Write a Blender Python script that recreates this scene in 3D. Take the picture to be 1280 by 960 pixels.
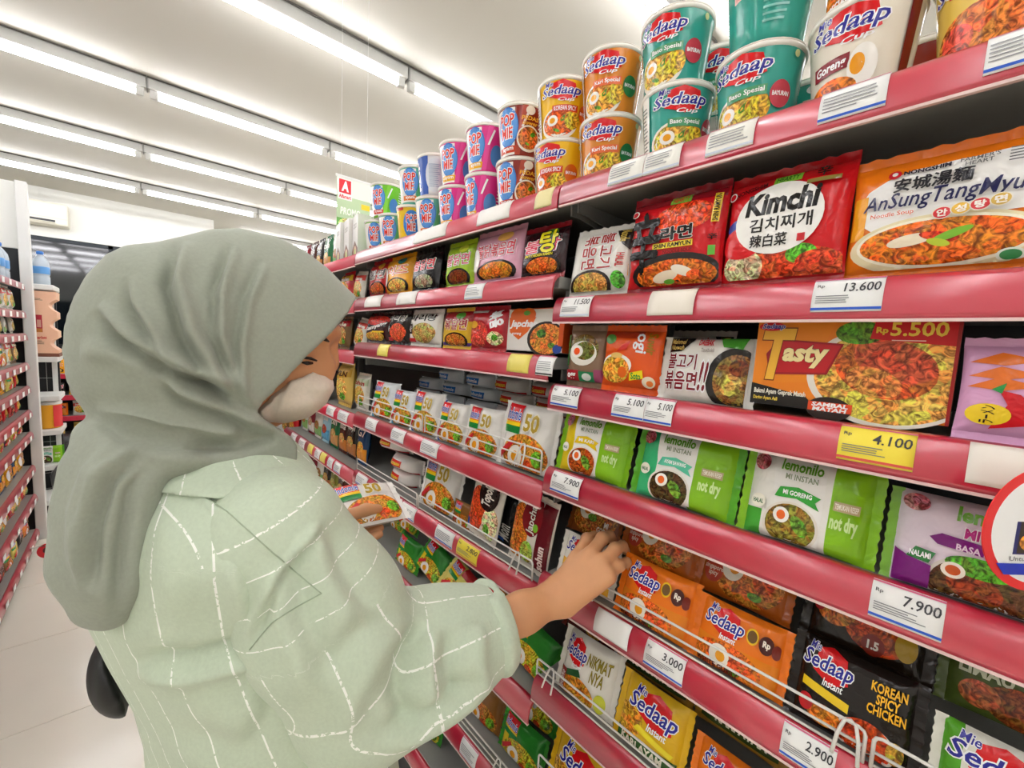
import bpy, bmesh, math, random
import numpy as np
from mathutils import Matrix, Vector
from mathutils.geometry import tessellate_polygon

for o in list(bpy.data.objects):
    bpy.data.objects.remove(o)
SC = bpy.context.scene
COL = SC.collection
random.seed(7)
RNG = np.random.default_rng(7)

# ------------------------------------------------------------------ camera
FPX, CAMH = 520.08, 1.42
_y, _p, _r = (math.radians(a) for a in (42.40, -5.445, 2.774))
_f = np.array([math.sin(_y) * math.cos(_p), math.cos(_y) * math.cos(_p), math.sin(_p)])
_rt = np.array([math.cos(_y), -math.sin(_y), 0.0])
_up = np.cross(_rt, _f)
CR = math.cos(_r) * _rt + math.sin(_r) * _up
CU = -math.sin(_r) * _rt + math.cos(_r) * _up
CF = _f
cam_d = bpy.data.cameras.new('camera')
cam_d.sensor_width = 36.0
cam_d.sensor_fit = 'HORIZONTAL'
cam_d.lens = FPX / 1280 * 36
cam_d.clip_start = 0.01
cam = bpy.data.objects.new('camera', cam_d)
COL.objects.link(cam)
M = Matrix.Identity(4)
for i in range(3):
    M[i][0], M[i][1], M[i][2] = CR[i], CU[i], -CF[i]
M[2][3] = CAMH
cam.matrix_world = M
SC.camera = cam

def at(x, y, X=None, Y=None, Z=None):
    """photo pixel -> world point on the plane X=, Y= or Z="""
    d = (x - 640) / FPX * CR - (y - 480) / FPX * CU + CF
    t = X / d[0] if X is not None else Y / d[1] if Y is not None else (Z - CAMH) / d[2]
    return np.array([d[0] * t, d[1] * t, d[2] * t + CAMH])

# ------------------------------------------------------------------ world, exposure
wd = bpy.data.worlds.new('world')
SC.world = wd
wd.use_nodes = True
wd.node_tree.nodes['Background'].inputs[0].default_value = (1.0, 0.98, 0.94, 1)
wd.node_tree.nodes['Background'].inputs[1].default_value = 0.25
SC.view_settings.view_transform = 'Standard'
SC.view_settings.look = 'None'
SC.view_settings.gamma = 1.0
SC.view_settings.use_curve_mapping = False
SC.view_settings.exposure = 0.12
TUBE_STRENGTH = 34.0

# ------------------------------------------------------------------ colours and materials
def lin(h):
    if not isinstance(h, str):
        return tuple(h)
    h = h.lstrip('#')
    c = [int(h[i:i + 2], 16) / 255 for i in (0, 2, 4)]
    return tuple(x / 12.92 if x <= .04045 else ((x + .055) / 1.055) ** 2.4 for x in c)

MATS = {}
def mat(name, col='#ffffff', rough=.5, metal=0.0, spec=.5, coat=0.0, emit=None, estr=0.0, trans=0.0, alpha=1.0,
        noise=None, bump=None, sss=0.0):
    """principled material; noise=(scale, amount) varies the colour, bump=(scale, strength) the relief"""
    if name in MATS:
        return MATS[name]
    m = bpy.data.materials.new(name)
    m.use_nodes = True
    nt = m.node_tree
    b = nt.nodes['Principled BSDF']
    c = lin(col)
    b.inputs['Base Color'].default_value = (*c, 1)
    b.inputs['Roughness'].default_value = rough
    b.inputs['Metallic'].default_value = metal
    b.inputs['Specular IOR Level'].default_value = spec
    b.inputs['Coat Weight'].default_value = coat
    b.inputs['Coat Roughness'].default_value = .22
    b.inputs['Transmission Weight'].default_value = trans
    b.inputs['Alpha'].default_value = alpha
    if sss:
        b.inputs['Subsurface Weight'].default_value = sss
        b.inputs['Subsurface Radius'].default_value = (.012, .005, .003)
    if emit:
        b.inputs['Emission Color'].default_value = (*lin(emit), 1)
        b.inputs['Emission Strength'].default_value = estr
    tc = None
    if noise or bump:
        tc = nt.nodes.new('ShaderNodeTexCoord')
    if noise:
        n = nt.nodes.new('ShaderNodeTexNoise')
        n.inputs['Scale'].default_value = noise[0]
        n.inputs['Detail'].default_value = 4
        nt.links.new(tc.outputs['Object'], n.inputs['Vector'])
        mx = nt.nodes.new('ShaderNodeMix')
        mx.data_type = 'RGBA'
        a = noise[1]
        mx.inputs['A'].default_value = (*[x * (1 - a) for x in c], 1)
        mx.inputs['B'].default_value = (*[min(1, x * (1 + a)) for x in c], 1)
        nt.links.new(n.outputs['Fac'], mx.inputs['Factor'])
        nt.links.new(mx.outputs['Result'], b.inputs['Base Color'])
    if bump:
        n2 = nt.nodes.new('ShaderNodeTexNoise')
        n2.inputs['Scale'].default_value = bump[0]
        n2.inputs['Detail'].default_value = 3
        nt.links.new(tc.outputs['Object'], n2.inputs['Vector'])
        bp = nt.nodes.new('ShaderNodeBump')
        bp.inputs['Strength'].default_value = bump[1]
        bp.inputs['Distance'].default_value = bump[2] if len(bump) > 2 else .003
        nt.links.new(n2.outputs['Fac'], bp.inputs['Height'])
        nt.links.new(bp.outputs['Normal'], b.inputs['Normal'])
    MATS[name] = m
    return m

def print_mat(name, rough, food=False, bump=.25, bscale=38):
    """ink on film or card: the colour comes from the mesh's own colour attribute"""
    m = bpy.data.materials.new(name)
    m.use_nodes = True
    nt = m.node_tree
    b = nt.nodes['Principled BSDF']
    at_ = nt.nodes.new('ShaderNodeAttribute')
    at_.attribute_name = 'Col'
    tc = nt.nodes.new('ShaderNodeTexCoord')
    col = at_.outputs['Color']
    if food:
        n = nt.nodes.new('ShaderNodeTexNoise')
        n.inputs['Scale'].default_value = 95
        n.inputs['Detail'].default_value = 3
        n.inputs['Distortion'].default_value = 2.2
        nt.links.new(tc.outputs['Object'], n.inputs['Vector'])
        rp = nt.nodes.new('ShaderNodeValToRGB')
        e = rp.color_ramp.elements
        e[0].position, e[0].color = .36, (.30, .22, .16, 1)
        e[1].position, e[1].color = .66, (1.7, 1.75, 1.6, 1)
        k = e.new(.5)
        k.color = (.95, .9, .8, 1)
        nt.links.new(n.outputs['Fac'], rp.inputs['Fac'])
        v = nt.nodes.new('ShaderNodeTexVoronoi')
        v.inputs['Scale'].default_value = 110
        nt.links.new(tc.outputs['Object'], v.inputs['Vector'])
        rp2 = nt.nodes.new('ShaderNodeValToRGB')
        f = rp2.color_ramp.elements
        f[0].position, f[0].color = 0.0, (1.25, .75, .6, 1)
        f[1].position, f[1].color = 1.0, (1, 1.05, 1, 1)
        k = f.new(.45)
        k.color = (1.0, 1.0, .9, 1)
        k = f.new(.8)
        k.color = (.85, 1.25, .7, 1)
        sp = nt.nodes.new('ShaderNodeSeparateColor')
        nt.links.new(v.outputs['Color'], sp.inputs['Color'])
        nt.links.new(sp.outputs['Red'], rp2.inputs['Fac'])
        for r in (rp, rp2):
            mx = nt.nodes.new('ShaderNodeMix')
            mx.data_type = 'RGBA'
            mx.blend_type = 'MULTIPLY'
            mx.inputs['Factor'].default_value = 1
            nt.links.new(col, mx.inputs['A'])
            nt.links.new(r.outputs['Color'], mx.inputs['B'])
            col = mx.outputs['Result']
    nt.links.new(col, b.inputs['Base Color'])
    b.inputs['Roughness'].default_value = rough
    b.inputs['Specular IOR Level'].default_value = .38
    if bump:
        n2 = nt.nodes.new('ShaderNodeTexNoise')
        n2.inputs['Scale'].default_value = bscale
        n2.inputs['Detail'].default_value = 2
        n2.inputs['Distortion'].default_value = .8
        nt.links.new(tc.outputs['Object'], n2.inputs['Vector'])
        bp = nt.nodes.new('ShaderNodeBump')
        bp.inputs['Strength'].default_value = bump
        bp.inputs['Distance'].default_value = .006
        nt.links.new(n2.outputs['Fac'], bp.inputs['Height'])
        nt.links.new(bp.outputs['Normal'], b.inputs['Normal'])
    MATS[name] = m
    return m

FILM = print_mat('printed_film', .17, bump=.38)
FILM_FOOD = print_mat('printed_film_food', .18, food=True, bump=.38)
CARD = print_mat('printed_card', .38, bump=0)
CARD_FOOD = print_mat('printed_card_food', .38, food=True, bump=0)

# ------------------------------------------------------------------ mesh helpers
def link(name, me, parent=None, loc=None):
    o = bpy.data.objects.new(name, me)
    COL.objects.link(o)
    if parent is not None:
        o.parent = parent
    if loc is not None:
        o.location = loc
    return o

def mesh(name, V, F, mats=(), smooth=False, fmat=None):
    me = bpy.data.meshes.new(name)
    me.from_pydata([tuple(map(float, v)) for v in V], [], [tuple(map(int, f)) for f in F])
    for m in (mats if isinstance(mats, (list, tuple)) else [mats]):
        me.materials.append(m)
    if fmat is not None:
        me.polygons.foreach_set('material_index', np.asarray(fmat, dtype=np.int32))
    if smooth:
        me.polygons.foreach_set('use_smooth', [True] * len(me.polygons))
    me.update()
    return me

class MB:
    """collects vertices and faces of one mesh"""
    def __init__(s):
        s.V, s.F, s.S = [], [], []
    def add(s, V, F, smooth=False):
        n = len(s.V)
        s.V += [tuple(v) for v in V]
        s.F += [tuple(i + n for i in f) for f in F]
        s.S += [smooth] * len(F)
        return s
    def box(s, x0, x1, y0, y1, z0, z1, bev=0.0):
        if bev <= 0:
            V = [(x, y, z) for x in (x0, x1) for y in (y0, y1) for z in (z0, z1)]
            return s.add(V, [(0, 1, 3, 2), (4, 6, 7, 5), (0, 4, 5, 1), (2, 3, 7, 6), (0, 2, 6, 4), (1, 5, 7, 3)])
        bm = bmesh.new()
        bmesh.ops.create_cube(bm, size=1)
        for v in bm.verts:
            v.co = ((x0 + x1) / 2 + v.co.x * (x1 - x0), (y0 + y1) / 2 + v.co.y * (y1 - y0), (z0 + z1) / 2 + v.co.z * (z1 - z0))
        bmesh.ops.bevel(bm, geom=bm.edges[:], offset=bev, segments=2, affect='EDGES', profile=.5)
        bm.verts.index_update()
        s.add([v.co[:] for v in bm.verts], [[v.index for v in f.verts] for f in bm.faces])
        bm.free()
        return s
    def tube(s, pts, r, n=8, cap=True):
        pts = [Vector(p) for p in pts]
        rs = r if isinstance(r, (list, tuple)) else [r] * len(pts)
        base = len(s.V)
        ref = None
        for i, p in enumerate(pts):
            t = (pts[min(i + 1, len(pts) - 1)] - pts[max(i - 1, 0)]).normalized()
            if ref is None:
                ref = Vector((0, 0, 1)) if abs(t.z) < .9 else Vector((1, 0, 0))
            a = t.cross(ref).normalized()
            b = t.cross(a).normalized()
            ref = -b if False else ref
            for k in range(n):
                q = p + rs[i] * (math.cos(2 * math.pi * k / n) * a + math.sin(2 * math.pi * k / n) * b)
                s.V.append(q[:])
        for i in range(len(pts) - 1):
            for k in range(n):
                a0, a1 = base + i * n + k, base + i * n + (k + 1) % n
                s.F.append((a0, a1, a1 + n, a0 + n))
                s.S.append(True)
        if cap:
            s.F.append(tuple(base + k for k in range(n)))
            s.F.append(tuple(base + (len(pts) - 1) * n + k for k in reversed(range(n))))
            s.S += [False, False]
        return s
    def lathe(s, prof, n=24, c=(0, 0, 0)):
        base = len(s.V)
        for (r, z) in prof:
            for k in range(n):
                a = 2 * math.pi * k / n
                s.V.append((c[0] + r * math.cos(a), c[1] + r * math.sin(a), c[2] + z))
        for i in range(len(prof) - 1):
            for k in range(n):
                a0, a1 = base + i * n + k, base + i * n + (k + 1) % n
                s.F.append((a0, a1, a1 + n, a0 + n))
                s.S.append(True)
        s.F.append(tuple(base + k for k in reversed(range(n))))
        s.F.append(tuple(base + (len(prof) - 1) * n + k for k in range(n)))
        s.S += [False, False]
        return s
    def extrude_y(s, prof, y0, y1, smooth=False, closed=True):
        """profile of (x, z) swept along y"""
        n = len(prof)
        V = [(x, y0, z) for x, z in prof] + [(x, y1, z) for x, z in prof]
        rng = range(n if closed else n - 1)
        F = [(i, (i + 1) % n, (i + 1) % n + n, i + n) for i in rng]
        s.add(V, F, smooth)
        if closed:
            b = len(s.V) - 2 * n
            s.F += [tuple(b + i for i in reversed(range(n))), tuple(b + n + i for i in range(n))]
            s.S += [False, False]
        return s
    def build(s, name, m, parent=None, loc=None):
        me = mesh(name, s.V, s.F, m)
        me.polygons.foreach_set('use_smooth', s.S)
        bm = bmesh.new()
        bm.from_mesh(me)
        bmesh.ops.recalc_face_normals(bm, faces=bm.faces[:])
        bm.to_mesh(me)
        bm.free()
        return link(name, me, parent, loc)

def tag(o, label=None, cat=None, group=None, kind=None):
    if label: o['label'] = label
    if cat: o['category'] = cat
    if group: o['group'] = group
    if kind: o['kind'] = kind
    return o

def empty(name, loc, label=None, cat=None, group=None, rotz=0.0):
    o = link(name, None)
    o.empty_display_size = .05
    o.location = tuple(loc)
    o.rotation_euler = (0, 0, rotz)
    return tag(o, label, cat, group)

def child_at(o, parent):
    """parent keeping the mesh's world coordinates (parent has only a translation)"""
    o.parent = parent
    o.location = tuple(-x for x in parent.location)
    return o

# ------------------------------------------------------------------ the room
CEIL = 3.15
RX0, RX1, RY0, RY1 = -4.2, 5.3, -3.2, 8.3
m_ceil = mat('ceiling_paint', '#c6c3b9', .8, noise=(1.2, .03))
m_wall = mat('wall_paint', '#ecece6', .7, noise=(1.5, .02))
m_tile = mat('floor_tile_glaze', '#f3ecdd', .16, spec=.6, noise=(3, .05))
m_grout = mat('grout', '#b9ad98', .8)
m_white = mat('white_enamel', '#e4e4e0', .35)
m_chrome = mat('chrome_wire', '#d9d9d6', .25, metal=.6)
m_dark = mat('dark_backing', '#17191c', .6)
m_black = mat('black_plastic', '#0c0c0e', .45)

def structure(o):
    o['kind'] = 'structure'
    return o

structure(MB().box(RX0 - .1, RX1 + .1, RY0 - .1, 9.8, CEIL, CEIL + .1).build('ceiling', m_ceil))
floor = structure(MB().box(RX0 - .1, RX1 + .1, RY0 - .1, 9.8, -.08, -.004).build('floor', m_grout))
structure(MB().box(RX0 - .1, RX0, RY0, RY1, 0, CEIL).build('wall_left', m_wall))
structure(MB().box(RX1, RX1 + .1, RY0, 9.7, 0, CEIL).build('wall_right', m_wall))
structure(MB().box(RX0, RX1, RY0 - .1, RY0, 0, CEIL).build('wall_rear', m_wall))
# far wall: solid above and below the dark glazing, stepping back to the right of X = 1
wb = MB()
wb.box(RX0, 1.0, RY1, RY1 + .12, 2.53, CEIL)
wb.box(RX0, 1.0, RY1, RY1 + .12, 0, .35)
wb.box(.9, 1.0, RY1, RY1 + .12, .35, 2.53)
structure(wb.build('wall_far', m_wall))
structure(MB().box(.9, 1.0, RY1 + .12, 9.6, 0, CEIL).build('wall_return', m_wall))
structure(MB().box(1.0, RX1, 9.6, 9.7, 0, CEIL).build('wall_recess', m_wall))
m_glass = mat('night_glass', '#0a1014', .06, spec=.8)
win = structure(MB().box(RX0, .9, RY1 + .05, RY1 + .07, .35, 2.53).build('window_1', m_glass))
wf = MB()
for x in (-3.0, -1.6, -.2):
    wf.box(x - .025, x + .025, RY1 + .02, RY1 + .05, .35, 2.53)
wf.box(RX0, .9, RY1 + .02, RY1 + .05, 2.48, 2.53)
wf.box(RX0, .9, RY1 + .02, RY1 + .05, .35, .40)
wf.build('window_frame', mat('dark_aluminium', '#22272b', .4, metal=.5), win)

# floor tiles, 0.6 m, one object each where the aisle can be seen
tile_me = None
TX0, TY0 = -2.3, -1.52
for i in range(10):
    for j in range(16):
        if tile_me is None:
            t = MB().box(-.2985, .2985, -.2985, .2985, -.006, 0, .0012).build('floor_tile', m_tile, floor)
            tile_me = t.data
        else:
            t = link('floor_tile', tile_me, floor)
        t.location = (TX0 + .6 * i + .3, TY0 + .6 * j + .3, 0)

# ------------------------------------------------------------------ fluorescent rows across the ceiling
m_tube = mat('lit_tube', '#ffffff', .5, emit='#fbfaff', estr=TUBE_STRENGTH)
m_batten = mat('lamp_batten', '#bdbdb8', .5)
m_cap = mat('tube_holder', '#cfcfca', .5)
proto = None
rows = [-2.0, -.27, 1.18, 2.63, 4.08, 5.53, 6.98, 8.43 + .3]
ordr = ['rearmost row behind the camera', 'row just behind the camera', 'row overhead', 'nearest row', 'second row', 'third row', 'fourth row', 'far recess row']
for ri, ry in enumerate(rows):
    for k in range(-3, 4):
        if ri == 7 and k < 1:
            continue
        w = {-3: 'farthest left', -2: 'left', -1: 'upper left', 0: 'centre left', 1: 'middle', 2: 'right-hand', 3: 'farthest right'}[k]
        lab = f'lit fluorescent batten in the {ordr[ri]} on the ceiling, {w} piece'
        root = empty('ceiling_light', (.12 + 1.23 * (k + .5), ry, CEIL), lab, 'ceiling light', 'fluorescent battens on the ceiling')
        if proto is None:
            b = MB().box(-.613, .613, -.035, .035, -.075, 0, .006).build('batten', m_batten, root)
            tb = MB().tube([(-.555, 0, -.108), (.555, 0, -.108)], .016, 12).build('tube', m_tube, root)
            c1 = MB().box(-.60, -.555, -.018, .018, -.13, -.07, .004).build('tube_holder', m_cap, root)
            c2 = MB().box(.555, .60, -.018, .018, -.13, -.07, .004).build('tube_holder', m_cap, root)
            st = MB().box(-.615, -.607, -.04, .04, -.08, 0).build('joint_strip', mat('joint_grey', '#8c8c88', .6), root)
            cb_ = MB().tube([(-.613, -.047, -.006), (.613, -.047, -.006)], .0045, 6).build('cable', mat('cable_grey', '#5c5a54', .7), root)
            proto = [b, tb, c1, c2, st, cb_]
        else:
            for c in proto:
                n = c.copy()
                COL.objects.link(n)
                n.parent = root

# ------------------------------------------------------------------ the noodle gondola (four bays along the aisle)
XL, XB = .572, .554                       # top and bottom edge of the price rails
BAYS = {
    'near': (-.392, .511, [1.708, 1.508, 1.353, 1.198, .992, .781, .545, .30]),
    'middle': (.511, 1.413, [1.705, 1.551, 1.403, 1.163, .959, .721, .478, .25]),
    'far': (1.413, 2.315, [1.700, 1.545, 1.372, 1.150, .945, .724, .48, .25]),
    'farthest': (2.315, 3.217, [1.700, 1.50, 1.30, 1.08, .856, .62, .40, .20]),
}
def ZS(bay, i):
    """height of the shelf surface, i counted from 1 at the top"""
    return BAYS[bay][2][i - 1] - .004

PROF = [(.002, -.006), (0, 0), (-.0055, -.0015), (-.0105, -.006), (-.0143, -.0125), (-.0168, -.0205), (-.0180, -.030), (-.0180, -.0395), (-.0176, -.045)]
m_rail = mat('red_price_rail', '#c4183a', .34, spec=1.0, coat=1.0, noise=(5, .10), bump=(9, .10, .004))
m_railedge = mat('rail_clear_edge', '#e6c9c4', .3)
m_shelf = mat('shelf_enamel', '#94948f', .4)
m_back = mat('gondola_back', '#303236', .55)
m_upright = mat('slotted_upright', '#868682', .45)

def make_bay(name, label):
    y0, y1, zs = BAYS[name]
    root = empty('shelf_bay', (.75, (y0 + y1) / 2, 0), label, 'shelf unit', 'bays of the noodle gondola')
    P = lambda mb, n, m: child_at(mb.build(n, m), root)
    P(MB().box(.955, .965, y0 + .002, y1 - .002, .05, 1.80), 'back_panel', m_back)
    P(MB().box(.60, .955, y0 + .002, y1 - .002, 0, .10), 'plinth', m_back)
    up = MB().box(.925, .953, y1 - .032, y1 - .003, 0, 1.82, .003)
    P(up, 'upright', m_upright)
    for z in zs:
        sh = MB().box(XL + .002, .95, y0 + .004, y1 - .004, z - .026, z - .004, .002)
        s = child_at(sh.build('shelf', m_shelf), root)
        pr = MB().extrude_y([(XL + x, z + zz) for x, zz in PROF] + [(XL - .0150, z - .0445), (XL - .0150, z - .033), (XL - .012, z - .018), (XL - .004, z - .0085)], y0 + .0025, y1 - .0025, smooth=True)
        r = pr.build('price_rail', m_rail)
        r.parent = s
        e = MB().box(XL - .0186, XL - .0140, y0 + .0025, y1 - .0025, z - .0478, z - .0448)
        e.build('clear_edge', m_railedge).parent = s
        for yy in (y0 + .006, y1 - .010):
            b = MB().extrude_y([(.60, z - .027), (.945, z - .027), (.945, z - .085), (.62, z - .047), (.60, z - .047)], yy, yy + .004)
            b.build('bracket', m_upright).parent = s
    return root

make_bay('near', 'red-railed shelf bay nearest the camera, right of the reaching hand')
make_bay('middle', 'red-railed shelf bay in the middle, behind the reaching arm')
make_bay('far', 'red-railed shelf bay beyond the woman\'s mask with snack bags and sachets')
make_bay('farthest', 'farthest red-railed shelf bay, mostly hidden behind the woman')

# ------------------------------------------------------------------ wire fences standing on the shelves
m_wire = mat('white_coated_wire', '#e3e1da', .35, spec=.5)
def fence(y0, y1, zs, label, loops=(), x=.5665):
    root = empty('wire_fence', (x, (y0 + y1) / 2, zs[-1] - .003), label, 'wire fence', 'wire fences on the shelves')
    r = .0019
    zt, zb = zs[0], zs[-1] - .003
    def P(mb, n): return child_at(mb.build(n, m_wire), root)
    # outer hoop: top wire bent down at both ends
    c = .006
    P(MB().tube([(x, y0, zb), (x, y0, zt - c), (x, y0 + c * .3, zt - c * .3), (x, y0 + c, zt), (x, y1 - c, zt), (x, y1 - c * .3, zt - c * .3), (x, y1, zt - c), (x, y1, zb)], r, 6), 'hoop')
    for z in zs[1:]:
        P(MB().tube([(x + .001, y0, z), (x + .001, y1, z)], r * .85, 6), 'wire')
    for y in loops:
        P(MB().tube([(x - .016, y + .011, zt - .034), (x - .008, y + .009, zt - .014), (x - .003, y + .005, zt + .001), (x - .001, y, zt + .003), (x - .003, y - .005, zt + .001), (x - .008, y - .009, zt - .014), (x - .016, y - .011, zt - .034)], r, 6), 'hook')
    return root

def fz(bay, i, offs): return [BAYS[bay][2][i - 1] + o for o in offs]
fence(.968, 1.397, fz('middle', 4, (.058, .037, .016)), 'white wire fence at the far end of the row of white noodle packs')
fence(.527, .955, fz('middle', 4, (.060, .039, .017)), 'white wire fence across the near white noodle packs', loops=(.575,))
fence(.985, 1.400, fz('middle', 5, (.040, .022, .004)), 'white wire fence over the half-empty shelf beside the held pack')
fence(.535, .976, fz('middle', 5, (.040, .022, .004)), 'white wire fence before the upright rice-cake packs', loops=(.575,))
fence(.035, .392, fz('near', 5, (.037, .018, .003)), 'white wire fence in front of the orange packs under the hand', loops=(.048,))
fence(-.37, .028, fz('near', 5, (.037, .018, .003)), 'white wire fence in front of the black and green packs at lower right')
fence(.06, .508, fz('near', 6, (.034, .016, .003)), 'white wire fence on the lower shelf before the yellow curry packs', loops=(.468,))
fence(.525, .93, fz('middle', 7, (.040, .022, .006)), 'white wire fence on the low shelf below the rolled sleeve', loops=(.60,))
fence(.06, .490, fz('near', 7, (.08, .055, .03)), 'white wire fence at the very bottom edge, right of the sleeve')

# ------------------------------------------------------------------ printing: flat shapes laid on a surface
TXT = {}
def text_tris(s, bold=.02, shear=0.0):
    key = (s, bold, shear)
    if key not in TXT:
        c = bpy.data.curves.new('txt', 'FONT')
        c.body = s
        c.resolution_u = 2
        c.offset = bold
        c.shear = shear
        c.align_x = 'CENTER'
        c.space_line = .85
        c.fill_mode = 'FRONT'
        o = bpy.data.objects.new('txt', c)
        me = bpy.data.meshes.new_from_object(o)
        me.calc_loop_triangles()
        V = np.array([v.co[:2] for v in me.vertices])
        T = np.array([t.vertices[:] for t in me.loop_triangles])
        bpy.data.objects.remove(o)
        bpy.data.curves.remove(c)
        bpy.data.meshes.remove(me)
        TXT[key] = V[T] if len(T) else np.zeros((0, 3, 2))
    return TXT[key]

def split_long(T, L):
    """halve the triangles whose longest edge exceeds L"""
    T = np.asarray(T, float)
    for _ in range(12):
        d = np.stack([np.linalg.norm(T[:, (k + 1) % 3] - T[:, k], axis=1) for k in range(3)], 1)
        k = d.argmax(1)
        big = d.max(1) > L
        if not big.any():
            break
        keep = T[~big]
        B, kb = T[big], k[big]
        i = np.arange(len(B))
        a, b, c = B[i, kb], B[i, (kb + 1) % 3], B[i, (kb + 2) % 3]
        m = (a + b) / 2
        T = np.concatenate([keep, np.stack([a, m, c], 1), np.stack([m, b, c], 1)])
    return T

class Sheet:
    """layers of print on a w x h face; coordinates run 0..1 from the lower left"""
    def __init__(s, w, h, L=.009):
        s.w, s.h, s.L = w, h, L
        s.items = []           # (tris in metres, colour, food?)
    def _put(s, T, col, food=False, lift=True):
        if len(T):
            s.n = getattr(s, 'n', 0) + (1.0 if lift else .12)
            s.items.append((split_long(T, s.L), lin(col), food, s.n))
    def P(s, u, v): return (np.asarray(u) - .5) * s.w, (np.asarray(v) - .5) * s.h
    def poly(s, pts, col, food=False):
        q = [Vector((*s.P(u, v), 0)) for u, v in pts]
        tri = tessellate_polygon([q])
        T = np.array([[[q[i].x, q[i].y] for i in t] for t in tri])
        s._put(T, col, food)
    def rect(s, u0, v0, u1, v1, col, food=False):
        s.poly([(u0, v0), (u1, v0), (u1, v1), (u0, v1)], col, food)
    def ell(s, cu, cv, ru, rv, col, food=False, rot=0.0, n=22, a0=0, a1=360):
        """rv is given in units of the height, ru in units of the width"""
        a = np.radians(np.linspace(a0, a1, n + 1))
        x, y = np.cos(a) * ru * s.w, np.sin(a) * rv * s.h
        c_, s_ = math.cos(math.radians(rot)), math.sin(math.radians(rot))
        x, y = x * c_ - y * s_, x * s_ + y * c_
        cx, cy = s.P(cu, cv)
        T = [[(cx, cy), (cx + x[i], cy + y[i]), (cx + x[i + 1], cy + y[i + 1])] for i in range(n)]
        s._put(np.array(T), col, food)
    def text(s, t, u0, v0, u1, v1, col, out=None, shear=0.0, bold=.015, rot=0, ob=.045):
        """lettering fitted to a box; CJK glyphs are thickened by overprinting, the others by an offset"""
        cjk = any(ord(c) > 0x2E80 for c in t)
        B = text_tris(t, 0.0 if cjk else bold, shear)
        if not len(B):
            return
        lo, hi = B.reshape(-1, 2).min(0), B.reshape(-1, 2).max(0)
        (x0, y0), (x1, y1) = s.P(u0, v0), s.P(u1, v1)
        c = np.array([(x0 + x1) / 2, (y0 + y1) / 2])
        bw, bh = (x1 - x0, y1 - y0)
        r = math.radians(rot)
        if abs(abs(rot) - 90) < 30:
            bw, bh = bh, bw
        sc = np.array([bw, bh]) / np.maximum(hi - lo, 1e-6)
        R = np.array([[math.cos(r), -math.sin(r)], [math.sin(r), math.cos(r)]])
        f = lambda T: ((T - (lo + hi) / 2) * sc) @ R.T + c
        if cjk:
            if out:
                for k in range(8):
                    s._put(f(B + (ob + bold) * np.array([math.cos(k * .7854), math.sin(k * .7854)])), out, lift=False)
            for k in ((1, 0), (-1, 0), (0, 1), (0, -1)):
                s._put(f(B + bold * np.array(k)), col, lift=(k == (1, 0)))
            return
        if out:
            s._put(f(text_tris(t, bold + ob, shear)), out)
        s._put(f(B), col)
    # --- compound prints
    def sedaap(s, u0, v0, u1, v1, sub='Instant', rot=0):
        du, dv = u1 - u0, v1 - v0
        s.poly([(u0 + .22 * du, v0 + .30 * dv), (u0 + .30 * du, v0 + .95 * dv), (u0 + .55 * du, v1 + .08 * dv), (u0 + .85 * du, v0 + .90 * dv), (u0 + .93 * du, v0 + .25 * dv), (u0 + .6 * du, v0 + .02 * dv)], '#d8161c')
        s.text('Mie', u0 + .10 * du, v0 + .82 * dv, u0 + .32 * du, v0 + 1.06 * dv, '#2c2a92', '#ffffff', .25, .012, ob=.045)
        s.text('Sedaap', u0, v0 + .22 * dv, u1, v0 + .82 * dv, '#2c2a92', '#ffffff', .22, .018, ob=.05)
        if sub:
            s.text(sub, u0 + .45 * du, v0 - .02 * dv, u0 + .85 * du, v0 + .2 * dv, '#ffffff', None, .2, .02)
    def indomie(s, u0, v0, u1, v1):
        dv = v1 - v0
        s.rect(u0, v0, u1, v0 + .25 * dv, '#1d8a3c')
        s.rect(u0, v0 + .25 * dv, u1, v0 + .38 * dv, '#f7d320')
        s.rect(u0, v0 + .38 * dv, u1, v0 + .52 * dv, '#ef7a1c')
        s.rect(u0, v0 + .5 * dv, u1, v1, '#dd1c24')
        s.text('Indomie', u0 + .04 * (u1 - u0), v0 + .45 * dv, u1 - .03 * (u1 - u0), v0 + .85 * dv, '#2b55b8', '#ffffff', .15, .015)
    def bowl(s, cu, cv, ru, rv, rim='#f2efe6', soup='#d9822b', egg=True, green=True, rot=0, meat=None):
        s.ell(cu, cv, ru, rv, rim, rot=rot, n=26)
        s.ell(cu, cv + .04 * rv, ru * .88, rv * .84, soup, True, rot=rot, n=26)
        if meat:
            s.ell(cu + .15 * ru, cv + .05 * rv, ru * .5, rv * .42, meat, True, rot=20)
        if green:
            s.ell(cu + .32 * ru, cv + .35 * rv, ru * .25, rv * .16, '#4f9a2c', True, rot=30, n=10)
            s.ell(cu - .1 * ru, cv - .4 * rv, ru * .2, rv * .1, '#67a838', True, rot=-20, n=10)
        if egg:
            s.ell(cu - .32 * ru, cv + .22 * rv, ru * .3, rv * .34, '#fbf6ea', n=14)
            s.ell(cu - .32 * ru, cv + .22 * rv, ru * .16, rv * .18, '#f2a51e', n=12)
    def lines(s, u0, v0, u1, v1, n, col):
        for i in range(n):
            v = v0 + (v1 - v0) * (i + .5) / n
            s.rect(u0, v - .18 * (v1 - v0) / n, u0 + (u1 - u0) * random.uniform(.6, 1), v + .18 * (v1 - v0) / n, col)
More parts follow.
